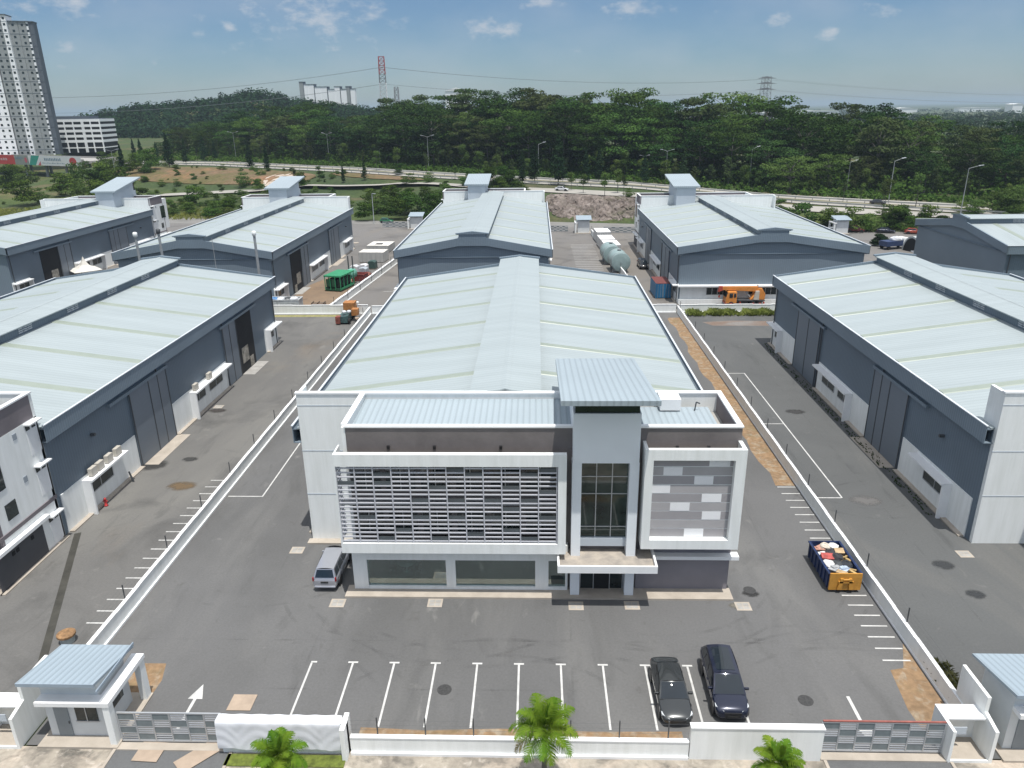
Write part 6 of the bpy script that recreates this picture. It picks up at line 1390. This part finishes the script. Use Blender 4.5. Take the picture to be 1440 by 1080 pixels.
YNG=[(-84.4,299.5,5.7,5.9),(-94.2,299.0,4.5,6.2),(14.8,242.5,5.8,6.3),(20.7,233.0,5.7,7.7),(26.7,235.5,5.6,6.5),(11.4,251.0,5.8,6.3),(25.6,243.5,5.6,8.0),(94.3,238.5,2.7,6.4),(101.9,227.0,2.5,8.9),(111.2,227.5,2.4,10.5),(101.3,227.0,2.5,7.5),(45.4,273.5,4.7,9.6),(-30.1,286.5,6.8,5.1),(-16.6,282.5,6.5,7.2),(-67.8,329.0,7.0,8.7),(-58.5,328.0,7.0,10.1),(-44.6,315.0,7.0,7.8),(-14.6,295.0,6.4,9.1),(102.3,245.0,2.5,5.7)]
RK=ranks(YNG)
for i,(x,y,z,h) in enumerate(YNG): s=h/7; dup((y1,y2)[i%3==1],(x,y,z),i*1.1,('slim olive' if i%3==1 else 'light green')+' young tree, '+nth(RK[i],len(YNG),'slim young trees beside the roads'),(s,s,s))
s1=round_proto(61,5,6.2,LF_SHRUB,'leafy green bush on the bank behind the factories',SG,0,1500,.42,'bush','bush'); s2=round_proto(62,5,5.6,LF_MID,'dark green bush on the bank behind the factories',SG,0,1500,.42,'bush','bush'); s3=round_proto(63,5,6.4,LF_YOUNG,'pale yellow green bush on the bank behind the factories',SG,0,1300,.42,'bush','bush')
SHR=[(-90.2,295.0,4.0,5.8),(-53.8,306.0,7.0,4.9),(-118.8,264.5,1.1,7.0),(-115.7,303.5,3.4,6.0),(-107.9,295.0,2.6,4.8),(93.0,200.5,0.4,6.5),(77.7,203.5,0.1,5.9),(81.0,200.0,-0.0,6.9),(102.8,202.5,2.2,4.6),(71.8,205.5,0.2,7.1),(95.9,198.5,-0.1,4.7),(87.4,200.0,-0.1,5.1),(84.3,199.0,-0.1,4.4),(103.4,197.5,0.2,4.5),(67.2,209.5,1.5,4.2),(-48.4,241.0,0.4,6.2),(-42.0,230.5,-0.0,7.0),(-36.1,227.0,-0.0,8.3),(-32.3,231.0,0.3,8.0),(-53.6,250.0,1.1,6.8),(-48.4,254.0,2.2,6.2),(-41.8,250.5,2.5,5.2),(-36.0,251.0,3.6,4.5),(-29.3,244.0,3.2,6.0),(-41.1,238.5,0.6,7.6),(-120.6,248.0,0.1,5.0),(-113.1,244.5,0.0,4.5),(-104.5,243.5,0.1,4.9),(-100.8,249.0,0.3,5.3),(-98.2,258.5,0.9,4.3),(-51.3,228.0,-0.0,5.9),(28.1,232.0,5.5,3.3),(-180.8,319.5,2.5,9.8),(-174.8,298.0,2.4,9.4),(-165.5,302.0,2.4,9.8),(-168.4,277.0,1.4,8.6),(-156.4,272.0,1.1,8.7),(-148.7,277.5,1.7,7.6),(-180.9,289.0,2.0,9.2),(-180.0,274.0,1.1,5.8),(-183.8,267.5,0.6,9.8),(-141.0,270.0,1.2,5.7)]
for i,(x,y,z,h) in enumerate(SHR): s=h/5; dup((s1,s2,s1,s3)[i%4],(x,y,z-.2),i*.9,None,(s,s,s*.95))
rs=random.Random(77)
for i in range(46):   # bank between the estate road and the service road
    x=rs.uniform(-60,-1) if i<30 else rs.uniform(58,132); yf=lerp(x,YF); yh=lerp(x,YH); y=yf+(yh-yf)*rs.uniform(.08,.8); s=rs.uniform(.5,1.05); dup((s1,s2,s3)[rs.randrange(3)],(x,y,H(x,y)-.3),rs.uniform(0,6),None,(s,s,s*.85))
for i in range(40):
    x=rs.uniform(-335,-165); y=rs.uniform(300,412); s=rs.uniform(.8,1.9)
    if y>405+(x+241)*-.48: continue
    dup((s1,s2,s2,s3)[rs.randrange(4)],(x,y,H(x,y)-.3),rs.uniform(0,6),None,(s,s,s*1.15))
for i in range(110):
    x=rs.uniform(-195,-75); yf=lerp(x,YF); yh=lerp(x,YH); y=yf+(yh-yf)*rs.uniform(.02,.95); s=rs.uniform(.22,.7); dup((s1,s2,s3)[rs.randrange(3)],(x,y,H(x,y)-.2),rs.uniform(0,6),None,(s,s,s*.85))
for i in range(34):
    x=rs.uniform(-125,-62); y=rs.uniform(236,286); s=rs.uniform(.35,.9); dup((s3,s1,s3)[rs.randrange(3)],(x,y,H(x,y)-.25),rs.uniform(0,6),None,(s*1.2,s*1.2,s*.75))
BIG=[(-14.8,249.5,6.2,7.6),(-7.9,253.0,6.3,6.3),(-22.6,261.0,6.6,6.0),(-11.6,257.5,6.3,7.3)]
bg=round_proto(71,7,7.5,LF_MID,'big round leafy tree behind the middle tower roof','round trees behind the middle tower roof',.12,3000,.42,'round_tree')
RK=ranks(BIG)
for i,(x,y,z,h) in enumerate(BIG): s=h/7; dup(bg,(x,y,z-.3),i*1.7,'big round leafy tree, '+nth(RK[i],len(BIG),'clump behind the middle tower roof'),(s,s,s))
by=round_proto(72,5,8,LF_YOUNG,'yellow green bush at the right behind the far right factory','yellow green bushes at the right',0,2200,.42,'bush','bush')
BY=[(122.0,216.0,2.1,4.3),(128.8,219.5,2.0,5.9),(130.3,213.5,2.0,7.6),(135.9,216.5,1.9,8.1),(119.7,219.0,2.2,3.1)]
RK=ranks(BY)
for i,(x,y,z,h) in enumerate(BY): s=h/5; dup(by,(x,y,z-.3),i*1.7,'yellow green bush, '+nth(RK[i],len(BY),'clump behind the far right factory'),(s,s,s))
for k in (c1,c2,y1,y2,s1,s2,s3,bg,by,u1,u2,*protos): kill(k)
b=forest_proto(91,11.5,19,4,LF_YOUNG,'broad bright green layered tree in front of the forest right of the right tower',None,.7,3200); b.location=(87.6,269,2.6)
b['label']='broad bright green layered tree in front of the forest right of the right tower'
o=round_proto(92,3.2,4.2,leafmat('leaf_topiary',(.012,.028,.014),(.03,.05,.022),.1,.6,.0),'dark green clipped round bush beside the far yard wall',None,0,2600,.3,'round_bush','bush'); o.location=(80,178,0)
# palms
LF_PALM=leafmat('leaf_palm',(.075,.16,.015),(.20,.29,.035),.35,1.2,.0); LF_DRY=mat('dry_frond',(.30,.25,.12),.9,.2,2.)
def palm(label,loc,h,fr,sd,nf=22,droop=.9):
    rnd=random.Random(sd); o=thing('palm_tree',label,'palm',loc,0); t=MB()
    for i in range(10): z0,z1=h*i/10,h*(i+1)/10; r=.15-.05*i/10; t.tube((.02*math.sin(i),0,z0-.1),(.02*math.sin(i+1),0,z1),r*1.06,r*.97,12,0,i in(0,))
    t.build('trunk',BARK,o); t=MB(); t.tube((0,0,h),(0,0,h+.7),.10,.06,10); t.build('crownshaft',mat('crownshaft',(.16,.22,.05),.6,.2,3.) if 'crownshaft' not in D.materials else D.materials['crownshaft'],o,True)
    for k in range(nf):
        a=k*2.399+rnd.uniform(-.2,.2); e=PI*.47-(k/nf)**.8*1.75; L=fr*rnd.uniform(.85,1.1)*(.75+.25*min(1,k/6)); m=MB(); st=MB()
        p=Vector((0,0,h+.55)); d=Vector((math.cos(a)*math.cos(e),math.sin(a)*math.cos(e),math.sin(e))); n=16; pts=[p.copy()]; ds=[d.copy()]
        for i in range(n): d=(d+Vector((0,0,-droop*.11*(.3+i/n)))).normalized(); p=p+d*(L/n); pts.append(p.copy()); ds.append(d.copy())
        for i in range(n): st.tube(pts[i],pts[i+1],.022*(1-i/n)+.005,.022*(1-(i+1)/n)+.005,4,0,False)
        side=Vector((-math.sin(a),math.cos(a),0))
        for i in range(2,n+1):
            for q in (0,.33,.66):
                if i==n and q: break
                pp=pts[i]*(1-q)+pts[min(n,i+1)]*q; dd=ds[i]; f=(i+q)/n; ll=fr*.34*math.sin(PI*min(.97,.15+.85*f))**.8+.05; up=side.cross(dd).normalized(); up=up if up.z>0 else -up
                for s in (-1,1):
                    v=(side*s*.82+dd*.62+up*.25*rnd.uniform(.2,1)+Vector((rnd.uniform(-.12,.12),rnd.uniform(-.12,.12),-.12))).normalized(); w_=dd*.017
                    tip=pp+v*ll*rnd.uniform(.85,1.1)+Vector((0,0,-ll*.28)); mid=pp+v*ll*.55
                    m.face([pp-w_,pp+w_,mid+w_*1.1,mid-w_*1.1]); m.face([mid-w_*1.1,mid+w_*1.1,tip])
        f=m.build('frond',LF_PALM if k<nf-2 or sd==3 else LF_DRY,o,fix=False); st.build('frond_stalk',LF_PALM,f,fix=False)
palm('bright green palm in the middle in front of the low front wall',(.36,27.0,-.03),3.9,1.75,1,26)
palm('bright green palm at lower left in front of the draped white sheet',(-12.3,27.0,-.03),1.95,1.5,2,24)
palm('yellow tipped palm at lower right in front of the tall front wall',(11.3,27.0,-.03),1.9,1.4,3,22)
# long grass tufts at the back of the right yard
def tufts(x0,x1,y0,y1,n,h,lf,name,label,sd):
    rnd=random.Random(sd); m=MB()
    for _ in range(n):
        x=rnd.uniform(x0,x1); y=rnd.uniform(y0,y1); g=.5+.5*math.sin(x*1.7)*math.sin(x*.6+1)
        for q in range(7): a=rnd.uniform(0,6.28); hh=h*(.5+g)*rnd.uniform(.5,1.1); dx,dy=math.cos(a),math.sin(a); m.face([(x-dy*.04,y+dx*.04,0),(x+dy*.04,y-dx*.04,0),(x+dx*hh*.35+dy*.03,y+dy*hh*.35-dx*.03,hh*.7),(x+dx*hh*.7,y+dy*hh*.7,hh*.8)])
    o=m.build(name,lf,None,fix=False); o['kind']='stuff'; o['label']=label
LF_GR=leafmat('leaf_grass',(.16,.20,.04),(.34,.36,.10),.3,.5,0)
tufts(24.0,38.5,115.6,117.7,430,.85,LF_GR,'long_grass','tufts of long grass along the white cross wall of the right yard',3)
tufts(31.4,32.2,54,101,300,.22,leafmat('leaf_weeds',(.03,.05,.015),(.07,.10,.03),.3,.5,0),'weeds','weeds along the foot of the right factory wall',5)
tufts(22.95,24.2,31.5,36.5,240,.45,leafmat('leaf_scrub',(.05,.06,.02),(.12,.12,.05),.3,.5,0),'scrub','scrub beside the right boundary wall near the guardhouse',6)
tufts(-200,-70,232,262,2600,.9,LF_GR,'field_grass','long green grass in the field behind the left factories',8)
